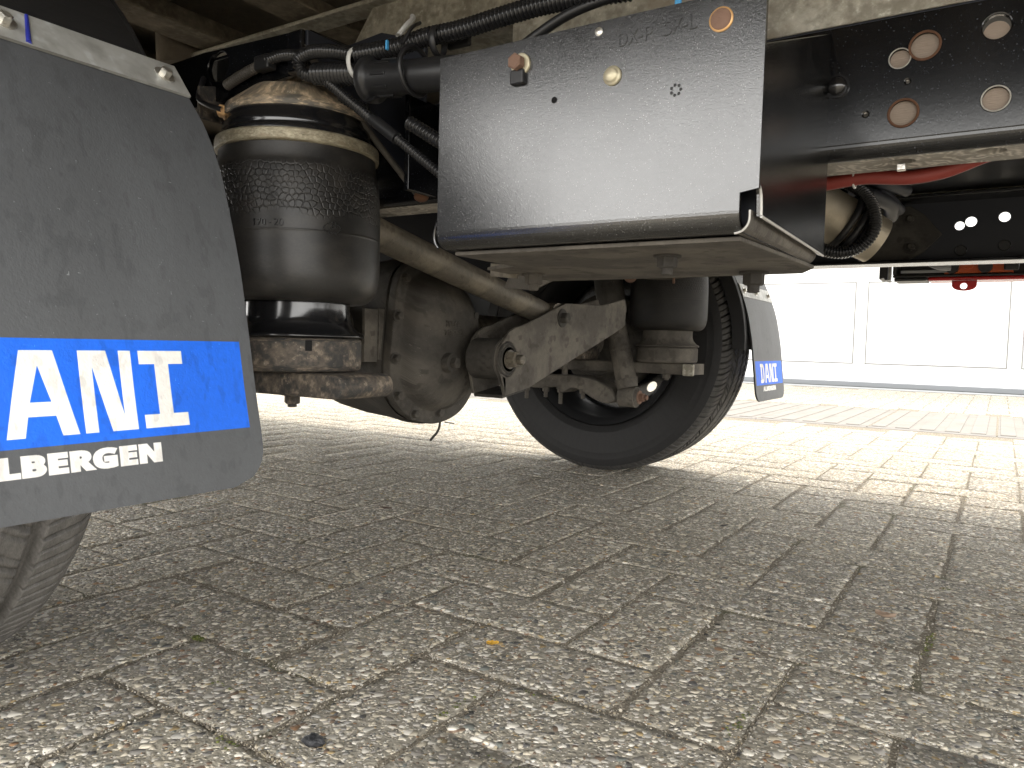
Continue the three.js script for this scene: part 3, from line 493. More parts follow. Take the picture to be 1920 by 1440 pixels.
// ------------------------------------------------------------------ mud flaps with print
const flapTex = (() => {
  const W = 1024, H = 1180, cv = document.createElement('canvas'); cv.width = W; cv.height = H; const c = cv.getContext('2d');
  const k = W / 0.265, X = m => m * k, Y = y => H - y * H / 0.305;       // metres from the outer edge / from the lower edge
  c.fillStyle = '#535558'; c.fillRect(0, 0, W, H);
  c.fillStyle = '#1268e8'; c.fillRect(X(.010), Y(.0985), X(.255) - X(.010), Y(.0392) - Y(.0985));
  c.fillStyle = '#eceae6';
  const y1 = Y(.0918), y0 = Y(.0444), h = y0 - y1;
  const poly = (x, w, pts) => { c.beginPath(); pts.forEach((p, i) => c[i ? 'lineTo' : 'moveTo'](X(x + p[0] * w), y1 + p[1] * h)); c.closePath(); c.fill(); };
  // D
  c.beginPath(); { const x0 = X(.0500), w = X(.0835) - X(.0500); const q = (a, b) => [x0 + a * w, y1 + b * h];
    c.moveTo(...q(0, 0)); c.lineTo(...q(.55, 0)); c.bezierCurveTo(...q(.9, 0), ...q(1.02, .2), ...q(1.02, .5)); c.bezierCurveTo(...q(1.02, .8), ...q(.9, 1), ...q(.55, 1)); c.lineTo(...q(0, 1)); c.lineTo(...q(0, .84)); c.lineTo(...q(.12, .84)); c.lineTo(...q(.12, .16)); c.lineTo(...q(0, .16)); c.closePath();
    c.moveTo(...q(.42, .18)); c.lineTo(...q(.42, .82)); c.lineTo(...q(.52, .82)); c.bezierCurveTo(...q(.7, .82), ...q(.72, .66), ...q(.72, .5)); c.bezierCurveTo(...q(.72, .34), ...q(.7, .18), ...q(.52, .18)); c.closePath(); c.fill('evenodd'); }
  // A
  c.beginPath(); { const x0 = X(.0885), w = X(.1300) - X(.0885); const q = (a, b) => [x0 + a * w, y1 + b * h]; [[.27, 0], [.73, 0], [1, 1], [.755, 1], [.69, .765], [.31, .765], [.245, 1], [0, 1]].forEach((p, i) => c[i ? 'lineTo' : 'moveTo'](...q(...p))); c.closePath(); [[.5, .18], [.355, .60], [.645, .60]].forEach((p, i) => c[i ? 'lineTo' : 'moveTo'](...q(...p))); c.closePath(); c.fill('evenodd'); }
  poly(.1335, .0345, [[0, 0], [.52, 0], [.76, .80], [.76, 0], [1, 0], [1, 1], [.50, 1], [.24, .20], [.24, 1], [0, 1]]);
  poly(.1732, .0322, [[0, 0], [1, 0], [1, .175], [.66, .175], [.66, .825], [1, .825], [1, 1], [0, 1], [0, .825], [.34, .825], [.34, .175], [0, .175]]);
  c.save(); c.font = 'bold 100px sans-serif'; const m = c.measureText('ALBERGEN').width; c.translate(X(.0665), Y(.0242)); c.scale((X(.1830) - X(.0665)) / m, (X(.0104)) / 72); c.fillText('ALBERGEN', 0, 0); c.lineWidth = 10; c.strokeStyle = '#eceae6'; c.strokeText('ALBERGEN', 0, 0); c.restore();
  // splash stains and grit
  const im = c.getImageData(0, 0, W, H), d = im.data;
  for (let j = 0; j < H; j++) for (let i = 0; i < W; i++) { const u = i / W, v = j / H, o = (j * W + i) * 4; const s = N1(u, v * .35, 7, 5) - .5, b = sst(.60, .72, N2(u, v * .6, 44, 3)), gr = N3(u, v, 180, 1); let f = 1 + .16 * s - .07 * b + .06 * (N2(u, v, 120, 2) - .5); for (let q = 0; q < 3; q++) { let vv = d[o + q] * f; if (gr > .978 && v < .8) vv = vv + 50; d[o + q] = Math.max(0, Math.min(255, vv)); } }
  c.putImageData(im, 0, 0);
  const t = new THREE.CanvasTexture(cv); t.colorSpace = THREE.SRGBColorSpace; return t;
})();
M.flap = std({ map: flapTex, roughness: 0.55, bumpMap: rep(grimeB, 4), bumpScale: 0.0003 });
function makeFlap(label, prof, z0, z1, strip, bolts, ink) {
  // prof: [x, y] from top to bottom on the rear face; z0 outer edge, z1 inner edge
  const g = G('mud_flap', label), cv = new THREE.CatmullRomCurve3(prof.map(p => V3(p[0], p[1], 0)), false, 'centripetal'), nS = 60, nZ = 28, t = .004;
  const yT = prof[0][1], yB = prof[prof.length - 1][1], pos = [], uv = [], idx = [], cr = .028;
  const sd = z1 < z0 ? -1 : 1, width = Math.abs(z1 - z0), L = cv.getLength();
  for (let side = 0; side < 2; side++) for (let i = 0; i <= nS; i++) {
    const f = i / nS, p = cv.getPointAt(f), ta = cv.getTangentAt(f), nx = -ta.y, ny = ta.x, rest = (1 - f) * L;   // normal to the rear
    const inset = rest < cr ? cr - Math.sqrt(Math.max(0, cr * cr - (cr - rest) * (cr - rest))) : 0;
    for (let j = 0; j <= nZ; j++) { const q = inset + (width - 2 * inset) * j / nZ; pos.push(p.x - side * t * nx, p.y - side * t * ny, z0 + sd * q); uv.push(q / width, (p.y - yB) / (yT - yB)); }
  }
  const N = (nS + 1) * (nZ + 1), id = (s, i, j) => s * N + i * (nZ + 1) + j;
  for (let i = 0; i < nS; i++) for (let j = 0; j < nZ; j++) { const a = id(0, i, j), b = id(0, i + 1, j), a2 = id(1, i, j), b2 = id(1, i + 1, j); idx.push(a, b, a + 1, b, b + 1, a + 1, a2, a2 + 1, b2, b2, a2 + 1, b2 + 1); }
  const geo = new THREE.BufferGeometry(); geo.setAttribute('position', new THREE.Float32BufferAttribute(pos, 3)); geo.setAttribute('uv', new THREE.Float32BufferAttribute(uv, 2)); geo.setIndex(idx); geo.computeVertexNormals();
  mesh('flap_sheet', geo, M.flap, g);
  // black rim that closes the sheet's edge
  const ep = [], ei = []; const loop = []; for (let i = 0; i <= nS; i++) loop.push([i, 0]); for (let j = 1; j <= nZ; j++) loop.push([nS, j]); for (let i = nS - 1; i >= 0; i--) loop.push([i, nZ]);
  for (const [i, j] of loop) for (const s of [0, 1]) { const o = id(s, i, j) * 3; ep.push(pos[o], pos[o + 1], pos[o + 2]); }
  for (let k = 0; k < loop.length - 1; k++) ei.push(k * 2, k * 2 + 1, k * 2 + 2, k * 2 + 1, k * 2 + 3, k * 2 + 2);
  const eg = new THREE.BufferGeometry(); eg.setAttribute('position', new THREE.Float32BufferAttribute(ep, 3)); eg.setAttribute('uv', new THREE.Float32BufferAttribute(new Float32Array(ep.length / 3 * 2), 2)); eg.setIndex(ei); eg.computeVertexNormals();
  mesh('flap_edge', eg, M.fender, g);
  // clamping strip: [x, y] lower and upper edge
  const [a, b] = strip, n = V3(b[1] - a[1], -(b[0] - a[0]), 0).normalize(), o = .0028;
  const sp = [[a[0] + n.x * o, a[1] + n.y * o], [b[0] + n.x * o, b[1] + n.y * o], [b[0] + n.x * .0006, b[1] + n.y * .0006], [a[0] + n.x * .0006, a[1] + n.y * .0006]];
  mesh('metal_strip', prism('z', sp, Math.min(z0, z1) - .0005, Math.max(z0, z1), [], .0005), M.alu, g);
  const mid = V3((a[0] + b[0]) / 2 + n.x * o, (a[1] + b[1]) / 2 + n.y * o, 0);
  for (const z of bolts) mesh('bolt', [boltGeo(V3(mid.x, mid.y, z), n, .0048, 1.65)], M.zinc, g);
  if (ink) { const q = (f, z) => V3(a[0] + (b[0] - a[0]) * f + n.x * (o + .0003), a[1] + (b[1] - a[1]) * f + n.y * (o + .0003), z); mesh('ink_mark', cyl(q(.05, ink + .004), q(.95, ink - .004), .0018, .0013, 8), std({ color: lin(.02, .03, .30), roughness: .6 }), g); }
  return g;
}
makeFlap('near mud flap, large, grey with blue printed band', [[-.592, .561], [-.569, .533], [-.548, .507], [-.530, .475], [-.517, .440], [-.503, .394], [-.492, .344], [-.483, .299], [-.474, .258], [-.470, .228]], -.115, -.380, [[-.569, .533], [-.592, .561]], [-.364, -.247, -.15], -.262);
makeFlap('far mud flap, small in view beside the far tyre', [[-.562, .520], [-.545, .483], [-.528, .437], [-.512, .360], [-.504, .295], [-.494, .211]], -1.86, -2.14, [[-.5405, .468], [-.5525, .500]], [-1.885, -1.99, -2.11]).scale.set(1, 1, 1);
// fenders: arched black plastic with a turned-down inner edge
for (const [zi, zo, lab] of [[-.372, -.09, 'near black plastic wheel arch above the near flap'], [-1.845, -2.15, 'far black plastic wheel arch over the far tyre']]) {
  const nearF = zi > -1, f = G('fender', lab), R = nearF ? .392 : .385, CX = nearF ? -.945 : AX.x, pr = [], n = 40, a0 = nearF ? .56 : -.03, a1 = Math.PI + .1;
  for (let i = 0; i <= n; i++) { const a = a0 + (a1 - a0) * i / n; pr.push([CX + R * Math.cos(a), AX.y + R * Math.sin(a)]); }
  for (let i = n; i >= 0; i--) { const a = a0 + (a1 - a0) * i / n; pr.push([CX + (R - .005) * Math.cos(a), AX.y + (R - .005) * Math.sin(a)]); }
  mesh('arch', prism('z', pr, Math.min(zi, zo), Math.max(zi, zo), [], .0008), M.fender, f);
  const sk = pr.slice(0, n + 1); for (let i = n; i >= 0; i--) { const a = a0 + (a1 - a0) * i / n, q = R - (nearF ? .012 : .032); sk.push([CX + q * Math.cos(a), AX.y + q * Math.sin(a)]); }
  const s = zi < -1 ? 1 : -1; mesh('inner_lip', prism('z', sk, Math.min(zi, zi + .006 * s), Math.max(zi, zi + .006 * s), [], .0015), M.fender, f);
}
// ------------------------------------------------------------------ air springs
function makeSpring(x, z, label, canMat = M.rust, pistonMat = M.gloss, rubber = M.bellow) {
  const s = G('air_spring', label); s.position.add(V3(x, 0, z)); const O = V3(0, 0, 0);
  const body = []; const add = (r, y) => body.push([r, y]);
  add(.058, .381); add(.066, .3775); add(.076, .380); add(.0835, .387); add(.0872, .398); add(.0885, .41); add(.0888, .44); add(.0886, .47); add(.0875, .495); add(.0855, .512); add(.0835, .520); add(.0825, .536);
  const cv = new THREE.CatmullRomCurve3(body.map(p => V3(p[0], p[1], 0)), false, 'centripetal').getPoints(60).map(p => [p.x, p.y]);
  const lg = lathe(cv, O, V3(0, 1, 0), 120, true); { const p = lg.attributes.position, uv = lg.attributes.uv; for (let i = 0; i < p.count; i++) uv.setY(i, (p.getY(i) - .377) / .159); }
  mesh('rubber_sleeve', lg, rubber, s);
  mesh('clamp_ring', lathe([[.082, .5335], [.0858, .534], [.0864, .536], [.0862, .5445], [.0855, .5465], [.081, .547]], O, V3(0, 1, 0), 96, true), M.ring, s);
  mesh('top_cap', lathe([[.081, .546], [.0815, .5505], [.0795, .5535], [.0785, .5545], [.0795, .556], [.079, .561], [.075, .566], [.0755, .569], [.073, .577], [.066, .582], [.0001, .583]], O, V3(0, 1, 0), 96), M.gloss, s);
  mesh('piston', lathe([[.0565, .395], [.0568, .372], [.0572, .362], [.0595, .355], [.0655, .348], [.0718, .3445], [.0728, .3425], [.0725, .3405], [.05, .3402]], O, V3(0, 1, 0), 96), pistonMat, s);
  mesh('base_can', lathe([[.0001, .3402], [.0665, .3402], [.0695, .3385], [.0702, .3355], [.0702, .311], [.0692, .3065], [.066, .304], [.0001, .304]], O, V3(0, 1, 0), 96), canMat, s);
  return s;
}
const sn = makeSpring(-.655, -.57, 'near air spring with scaled black rubber sleeve and pale clamp ring');
makeSpring(-.655, mir(-.57), 'far dusty air spring beside the far wheel', M.grime, M.grime, M.bellowFar);
{
  // moulded marks follow the curve of the near sleeve
  const bent = (str, size, ang, y, depth = .0007) => { const g = textGeo(str, size, depth, fontR), p = g.attributes.position, w = g.boundingBox.max.x; for (let i = 0; i < p.count; i++) { const a = ang + (p.getX(i) - w / 2) / .0888, r = .0887 + p.getZ(i); p.setXYZ(i, r * Math.sin(a), y + p.getY(i), r * Math.cos(a)); } g.computeVertexNormals(); return metreUV(g); };
  mesh('moulded_mark', bent('170 - 20', .0064, .52, .4495, .0008), M.mark, sn);
  const lg = []; for (let i = 0; i < 16; i++) { const a = i / 16 * 6.283, al = 1.24 + .10 * Math.cos(a), r = .0888; lg.push(new THREE.SphereGeometry(.0011, 6, 5).translate(r * Math.sin(al), .4505 + .0055 * Math.sin(a), r * Math.cos(al))); } for (let i = 0; i < 12; i++) { const al = 1.24 + rr(-.07, .07); lg.push(new THREE.SphereGeometry(.0011, 6, 5).translate(.0886 * Math.sin(al), .4505 + rr(-.004, .004), .0886 * Math.cos(al))); }
  mesh('moulded_mark', lg, M.mark, sn);
  mesh('slot', bx(-.0035, .0035, .3265, .3375, .0665, .0706, .0005).rotateY(1.02), std({ color: lin(.004, .004, .004), roughness: .9 }), sn);
  // brass air fitting and hose
  const f = G('air_fitting'); const d = V3(.62, .1, .75).normalize(), c = V3(-.700, .574, -.508);
  mesh('fitting_body', [boltGeo(c, d, .0068, 0), cyl(c.clone().addScaledVector(d, -.015), c, .004)], M.brass, f);
  mesh('air_line', sweep([[-.694, .575, -.501], [-.700, .577, -.498], [-.714, .582, -.497], [-.732, .592, -.50], [-.745, .62, -.515]], .0028), M.plastic, f);
}
// spring beams under the springs
for (const [z, x1, lab] of [[-.57, -.545, 'near'], [mir(-.57), -.577, 'far']]) {
  const b = G('spring_beam', lab === 'near' ? 'near spring beam, rusty, under the near air spring' : 'far spring beam, dusty, under the far air spring');
  const e = []; for (let i = 0; i <= 10; i++) { const a = -Math.PI / 2 + Math.PI * i / 10; e.push([x1 - .012 + .012 * Math.cos(a), .291 + .0125 * Math.sin(a)]); } e.push([-.99, .3035], [-.99, .2785]);
  mesh('bar', prism('z', lab === 'near' ? e : [[x1, .2785], [x1, .3035], [-.99, .3035], [-.99, .2785]], z - .038, z + .038, [], .003), lab === 'near' ? M.rust : M.grime, b);
  mesh('bolt', boltGeo(V3(-.650, .2785, z + .01), V3(0, -1, 0), .0088, 1.3, .004), lab === 'near' ? M.rust : M.grime, b);
  if (lab === 'far') { mesh('end_block', bx(x1 - .022, x1 + .004, .2765, .303, z + .0385, z + .048, .003), M.galv, b); }
}
// ------------------------------------------------------------------ axle with differential
{
  const a = G('axle_housing', 'dusty rear axle tube between the wheels');
  mesh('axle_tube', [cyl(V3(AX.x, .35, -.50), V3(AX.x, .35, -1.76), .046, .046, 40)], M.grime, a);
  for (const z of [-.60, mir(-.60)]) mesh('spring_pad', bx(AX.x - .075, AX.x + .075, .3045, .40, z - .042, z + .042, .006), M.rust, a);
  const d = G('differential', 'round cast differential with bolted rear cover');
  const out = closedCurve([[-.857, .289], [-.862, .36], [-.874, .434], [-.902, .463], [-.938, .476], [-1.004, .465], [-1.058, .415], [-1.084, .36], [-1.087, .294], [-1.066, .248], [-1.029, .217], [-.965, .204], [-.898, .222], [-.866, .252]].map(p => [p[0], p[1]]), 96);
  const cz = -.972, cy = .336, sc = (p, s) => [cz + (p[0] - cz) * s, cy + (p[1] - cy) * s];
  const ringsGeo = rows => { const pos = [], uv = [], idx = [], n = out.length; rows.forEach(([s, x, dy = 0, dz = 0]) => out.forEach(p => { const q = sc(p, s); pos.push(x, q[1] + dy, q[0] + dz); uv.push(q[0] * 1.7 + x * 1.2, q[1] * 1.7 + x * 1.2); })); for (let k = 0; k < rows.length - 1; k++) for (let i = 0; i < n; i++) { const i2 = (i + 1) % n, A = k * n + i, C = k * n + i2, Bq = A + n, D = C + n; idx.push(A, C, Bq, C, D, Bq); } const g = new THREE.BufferGeometry(); g.setAttribute('position', new THREE.Float32BufferAttribute(pos, 3)); g.setAttribute('uv', new THREE.Float32BufferAttribute(uv, 2)); g.setIndex(idx); g.computeVertexNormals(); return g; };
  mesh('cover', ringsGeo([[.99, -.792], [1.0, -.790], [1.0, -.779], [.992, -.776], [.93, -.775], [.86, -.775], [.835, -.773], [.80, -.766], [.755, -.756], [.70, -.750, .003, -.002], [.6, -.745, .004, -.004], [.45, -.741, .004, -.006], [.3, -.739, .004, -.008], [.15, -.738, .004, -.008], [.01, -.7378, .004, -.008]]), M.cast, d);
  mesh('gasket', ringsGeo([[.985, -.790], [.985, -.796]]), M.grimeDark, d);
  mesh('carrier', ringsGeo([[1.0, -.795], [1.01, -.797], [1.01, -.815], [1.0, -.82], [.97, -.85], [.94, -.90], [.88, -.95], [.7, -1.0], [.45, -1.04], [.3, -1.10], [.01, -1.12]]), M.grimeDark, d);
  for (const [y, z] of [[.436, -.885], [.377, -.870], [.312, -.866], [.255, -.872], [.224, -.912], [.222, -.974], [.252, -1.032], [.30, -1.068], [.375, -1.066], [.43, -1.03], [.457, -.985], [.4625, -.93]]) mesh('bolt', boltGeo(V3(-.776, y, z), V3(1, 0, 0), .0070, 1.42), M.cast, d);
  mesh('drain_plug', [cyl(V3(-.745, .306, -.950), V3(-.729, .306, -.950), .0165, .0150, 32), boltGeo(V3(-.7292, .306, -.950), V3(1, 0, 0), .0088, 0)], M.cast, d);
  mesh('drain_plug', [cyl(V3(-.752, .384, -1.03), V3(-.742, .384, -1.03), .006)], M.grimeDark, d);
  const put = (s, size, y, z) => { const g = textGeo(s, size, .0016); g.rotateY(Math.PI / 2); g.translate(-.7396, y, z); return metreUV(g); };
  mesh('raised_lettering', [put('IVECO', .0092, .3635, -.943), put('7186762', .0082, .350, -.940)], M.cast, d);
  mesh('mounting_tab', [prism('x', [[-.822, .306], [-.850, .306], [-.850, .386], [-.822, .386]], -.803, -.797, [], .001), prism('x', [[-.8515, .309], [-.878, .309], [-.878, .387], [-.8515, .387]], -.801, -.796, [], .001)], M.grime, d);
  mesh('propeller_shaft', [cyl(V3(-1.1, .35, -1.0), V3(-2.6, .45, -1.1), .04, .04, 30)], M.grimeDark, d);
  const str = G('hanging_strip', 'thin dark strip hanging under the differential cover'); mesh('strip', sweep([[-.770, .206, -.972], [-.766, .200, -.966], [-.762, .192, -.955], [-.760, .184, -.940], [-.760, .181, -.936]], .0019), M.grimeDark, str); mesh('strip', sweep([[-.770, .206, -.985], [-.766, .204, -.995], [-.764, .203, -1.003]], .0010), M.grimeDark, str);
}
// panhard rod and the bracket that carries it
{
  P('panhard_rod', [cyl(V3(-.69, .4935, -.65), V3(-.69, .389, -1.185), .0205, .0205, 36), cyl(V3(-.71, .389, -1.17), V3(-.664, .389, -1.17), .024)], M.grimeTube, 'dusty steel tube rod sloping from the near rail to the axle bracket');
  const b = G('rod_bracket', 'dusty two-plate bracket with bush and bolt');
  const outl = [[-.995, .256], [-.981, .30], [-.983, .33], [-.991, .347], [-1.004, .358], [-1.022, .3655], [-1.045, .3695], [-1.186, .4135], [-1.336, .4185], [-1.434, .436], [-1.444, .42], [-1.440, .384], [-1.430, .378], [-1.389, .364], [-1.233, .317], [-1.067, .266]];
  mesh('front_plate', prism('x', outl, -.664, -.658, [[-1.0, .314, .0285]], .0016, 24), M.grime, b);
  mesh('rear_plate', prism('x', outl, -.724, -.718, [], .0016), M.grime, b);
  mesh('bottom_web', prism('x', [[-.994, .2565], [-1.066, .2665], [-1.068, .2615], [-.996, .2515]], -.719, -.6632, [], .0008), M.grimeDark, b);
  mesh('bush', [cyl(V3(-.717, .314, -1.0), V3(-.6645, .314, -1.0), .033, .033, 40), lathe([[.0275, -.006], [.0275, .002], [.025, .004], [.0238, .001], [.0215, .001], [.0205, .005], [.0135, .005]], V3(-.66, .314, -1.0), V3(1, 0, 0), 44)], M.grimeDark, b);
  mesh('washer', lathe([[.0195, 0], [.0195, .003], [.008, .003]], V3(-.658, .314, -1.0), V3(1, 0, 0), 36), M.grime, b);
  mesh('bolt', [boltGeo(V3(-.6555, .314, -1.0), V3(1, 0, 0), .0138, 1.1, .010)], M.grimeTube, b);
  mesh('bolt', [boltGeo(V3(-.658, .3865, -1.172), V3(1, 0, 0), .0105, 1.55, 0)], M.grimeDark, b);
  mesh('strut', cyl(V3(-.70, .383, -1.40), V3(-.86, .36, -1.43), .025), M.grimeDark, b);
}
// shock absorbers and axle clamp plates
for (const zc of [-1.62]) {
  const lab = zc < -1 ? 'far' : 'near', s = G('shock_absorber', `${lab} dusty shock absorber beside the ${lab} air spring`), q = (x, y) => V3(x, y, zc);
  mesh('dust_tube', cyl(q(-.800, .56), q(-.772, .412), .034, .034, 36), M.grimeDark, s);
  mesh('shock_body', [cyl(q(-.772, .415), q(-.733, .262), .0245, .0245, 36), cyl(q(-.7335, .264), q(-.7285, .243), .0275, .024, 36), cyl(q(-.750, .335), q(-.7485, .330), .0255, .0255, 36)], M.grime, s);
  mesh('eye', [cyl(V3(-.745, .222, zc), V3(-.705, .222, zc), .0245, .0245, 36), cyl(V3(-.705, .222, zc), V3(-.699, .222, zc), .021, .017)], M.grime, s);
  mesh('bolt', boltGeo(V3(-.699, .222, zc), V3(1, 0, 0), .0105, 1.5, .008), M.rustBolt, s);
  const c = G('clamp_plate', `${lab} cast clamp plate with studs under the axle`);
  const top = closedCurve([[-1.0, .262], [-.93, .266], [-.84, .2655], [-.790, .256], [-.762, .24], [-.748, .215], [-.764, .205], [-.80, .214], [-.835, .232], [-.86, .236], [-.885, .224], [-.90, .236], [-.94, .232], [-.985, .236]], 70);
  mesh('casting', prism('z', top, zc - .03, zc + .035, [], .004), M.grime, c);
  for (const [x, l] of [[-.99, .020], [-.935, .014], [-.893, .028], [-.832, .012]]) mesh('stud_nut', boltGeo(V3(x, .234, zc + .025), V3(0, -1, 0), .0085, 1.3, l), M.grime, c);
  for (const x of [-.97, -.885]) mesh('u_bolt', cyl(V3(x, .25, zc + .022), V3(x, .42, zc + .022), .0075, .0075, 16), M.grime, c);
}
// ------------------------------------------------------------------ body floor, subframe and outriggers
{
  const f = G('body_floor', 'brown underside of the body floor with cross beams');
  mesh('floor_sheet', bx(-3.4, 2.4, .802, .83, -2.24, 0, .002), M.floor, f);
  for (const x of [-2.9, -2.45, -2.0, -1.55, -1.17, -.97, -.78, -.42, -.05, .32, .7, 1.1, 1.5, 1.9, 2.3]) mesh('cross_beam', [bx(x - .028, x + .028, .7535, .757, -2.22, -.02, .001), bx(x - .028, x - .0245, .7575, .8015, -2.22, -.02, .001)], M.beam, f);
  for (const z of [-.012, -2.228]) mesh('side_sill', bx(-3.4, 2.4, .704, .86, z - .012, z + .012, .004), M.railIn, f);
  mesh('floor_boss', [cyl(V3(-1.045, .802, -.685), V3(-1.045, .735, -.685), .036, .034, 36)], M.floor, f);
  const s = G('subframe_rail', 'old galvanised subframe member on the near rail');
  mesh('web', [bx(-.46, .95, RT + .0005, .752, ZN - .006, ZN - .002, .001), prism('z', [[-.70, .702], [-.4605, .690], [-.4605, .752], [-.66, .752]], ZN - .006, ZN - .002, [], .0008)], M.galv, s);
  mesh('lower_lip', [prism('y', [[-.70, ZN - .06], [-.46, ZN - .06], [-.46, ZN - .0065], [-.70, ZN - .0065]], .6905, .694, [], .0008)], M.galv, s);
  mesh('upper_lip', bx(-1.3, -.60, .744, .7495, ZN - .022, ZN + .012, .002), M.galv, s);
  const s2 = G('subframe_rail', 'galvanised subframe member on the far rail');
  mesh('web', bx(-3.0, .95, RT + .003, .752, ZF + .002, ZF + .006, .001), M.galv, s2);
  const o = G('outrigger', 'dark steel outrigger with oval hole above the near air spring');
  const ov = new THREE.Shape([[-.86, .600], [-.764, .592], [-.60, .602], [-.588, .606], [-.588, .634], [-.604, .644], [-.754, .650], [-.86, .648]].map(p => new THREE.Vector2(...p)));
  mesh('outer_plate', prism('z', ov, -.526, -.520, [[-.727, .631, .018, .0155]], .0012, 24), M.paint, o);
  mesh('inner_plate', bx(-.80, -.66, .598, .646, -.575, -.570, .001), M.railIn, o);
  mesh('fold', bx(-.6085, -.586, .600, .641, -.5195, -.512, .004), M.paint, o);
  mesh('rear_plate', prism('z', [[-.62, .61], [-.55, .605], [-.50, .58], [-.50, .64], [-.56, .66], [-.62, .655]], -.60, -.595, [], .001), M.railIn, o);
  mesh('top_plate', prism('y', [[-.86, -.527], [-.59, -.527], [-.575, -.69], [-.86, -.69]], .6415, .645, [], .001), M.paint, o);
  mesh('gusset', prism('x', [[-.517, .622], [-.690, .515], [-.690, .640], [-.517, .640]], -.588, -.583, [], .001), M.railIn, o);
  const d0 = V3(-.5855, .6225, -.513), d1 = V3(-.5855, .506, -.696);
  mesh('gusset_edge', sweep([[d0.x, d0.y, d0.z], [d0.x, (d0.y + d1.y) / 2, (d0.z + d1.z) / 2], [d1.x, d1.y, d1.z]], .0036, 0, 0, 8, .01), M.grime, o);
  mesh('gusset_weld', [new THREE.SphereGeometry(.009, 12, 8).scale(1, .7, 1).translate(-.578, .508, -.686), new THREE.SphereGeometry(.006, 12, 8).translate(-.572, .512, -.686)], M.rustPlain, o);
  mesh('spring_seat', lathe([[.0001, .634], [.014, .632], [.0765, .581], [.077, .572], [.073, .571]], V3(-.655, 0, -.57), V3(0, 1, 0), 72), M.seat, o);
  mesh('seat_skirt', [prism('x', [[-.500, .572], [-.640, .572], [-.640, .640], [-.500, .605]], -.735, -.731, [], .001)], M.rust, o);
  mesh('seat_plate', prism('z', [[-.735, .573], [-.592, .573], [-.592, .606], [-.615, .622], [-.735, .606]], -.566, -.561, [], .001), M.rust, o);
  mesh('web_brace', bx(-.565, -.558, .506, .61, -.689, -.640, .001), M.paint, o);
  // the same outrigger above the far spring
  const o2 = G('outrigger', 'dark outrigger above the far air spring'); mesh('seat_plate', [bx(-.78, -.56, .555, .575, -1.76, -1.56, .003), bx(-.6, -.592, .50, .64, -1.75, -1.556, .002)], M.railIn, o2);
  P('crossmember', cyl(V3(-1.25, .545, ZN - .02), V3(-1.25, .545, ZF + .02), .045, .045, 32), M.railIn);
  for (const q of [[-.52, -.44, .515, .60, ZF + .01, ZN - .065, .004], [-1.85, -1.80, .45, .61, ZF + .01, ZN - .065, .004], [-.97, -.955, .46, .74, ZF + .01, ZN - .07, .003]]) P('crossmember', bx(...q), M.railIn);
  P('side_box', bx(-2.7, -1.34, .35, .74, -2.2, -1.78, .015), M.plastic);
  P('fuel_tank', [bx(-2.9, -1.95, .34, .72, -1.42, -.82, .03)], M.plastic, 'dark tank under the middle of the truck');
  const e = G('sensor_link', 'small link eye with thin cable above the far spring');
  mesh('link_eye', [new THREE.TorusGeometry(.013, .005, 12, 28).rotateY(Math.PI / 2 - .5).translate(-.70, .498, -1.55)], M.rustBolt, e);
  mesh('link_arm', cyl(V3(-.71, .502, -1.54), V3(-.77, .512, -1.50), .006), M.grimeDark, e);
  mesh('cable', sweep([[-.69, .495, -1.555], [-.65, .490, -1.575], [-.60, .493, -1.59], [-.57, .50, -1.59], [-.56, .51, -1.59]], .0028, .0022, .0006, 10), M.grime, e);
  mesh('screw', boltGeo(V3(-.612, .498, -1.585), V3(0, -1, 0), .005, 1.4, .012), M.rustBolt, e);
}
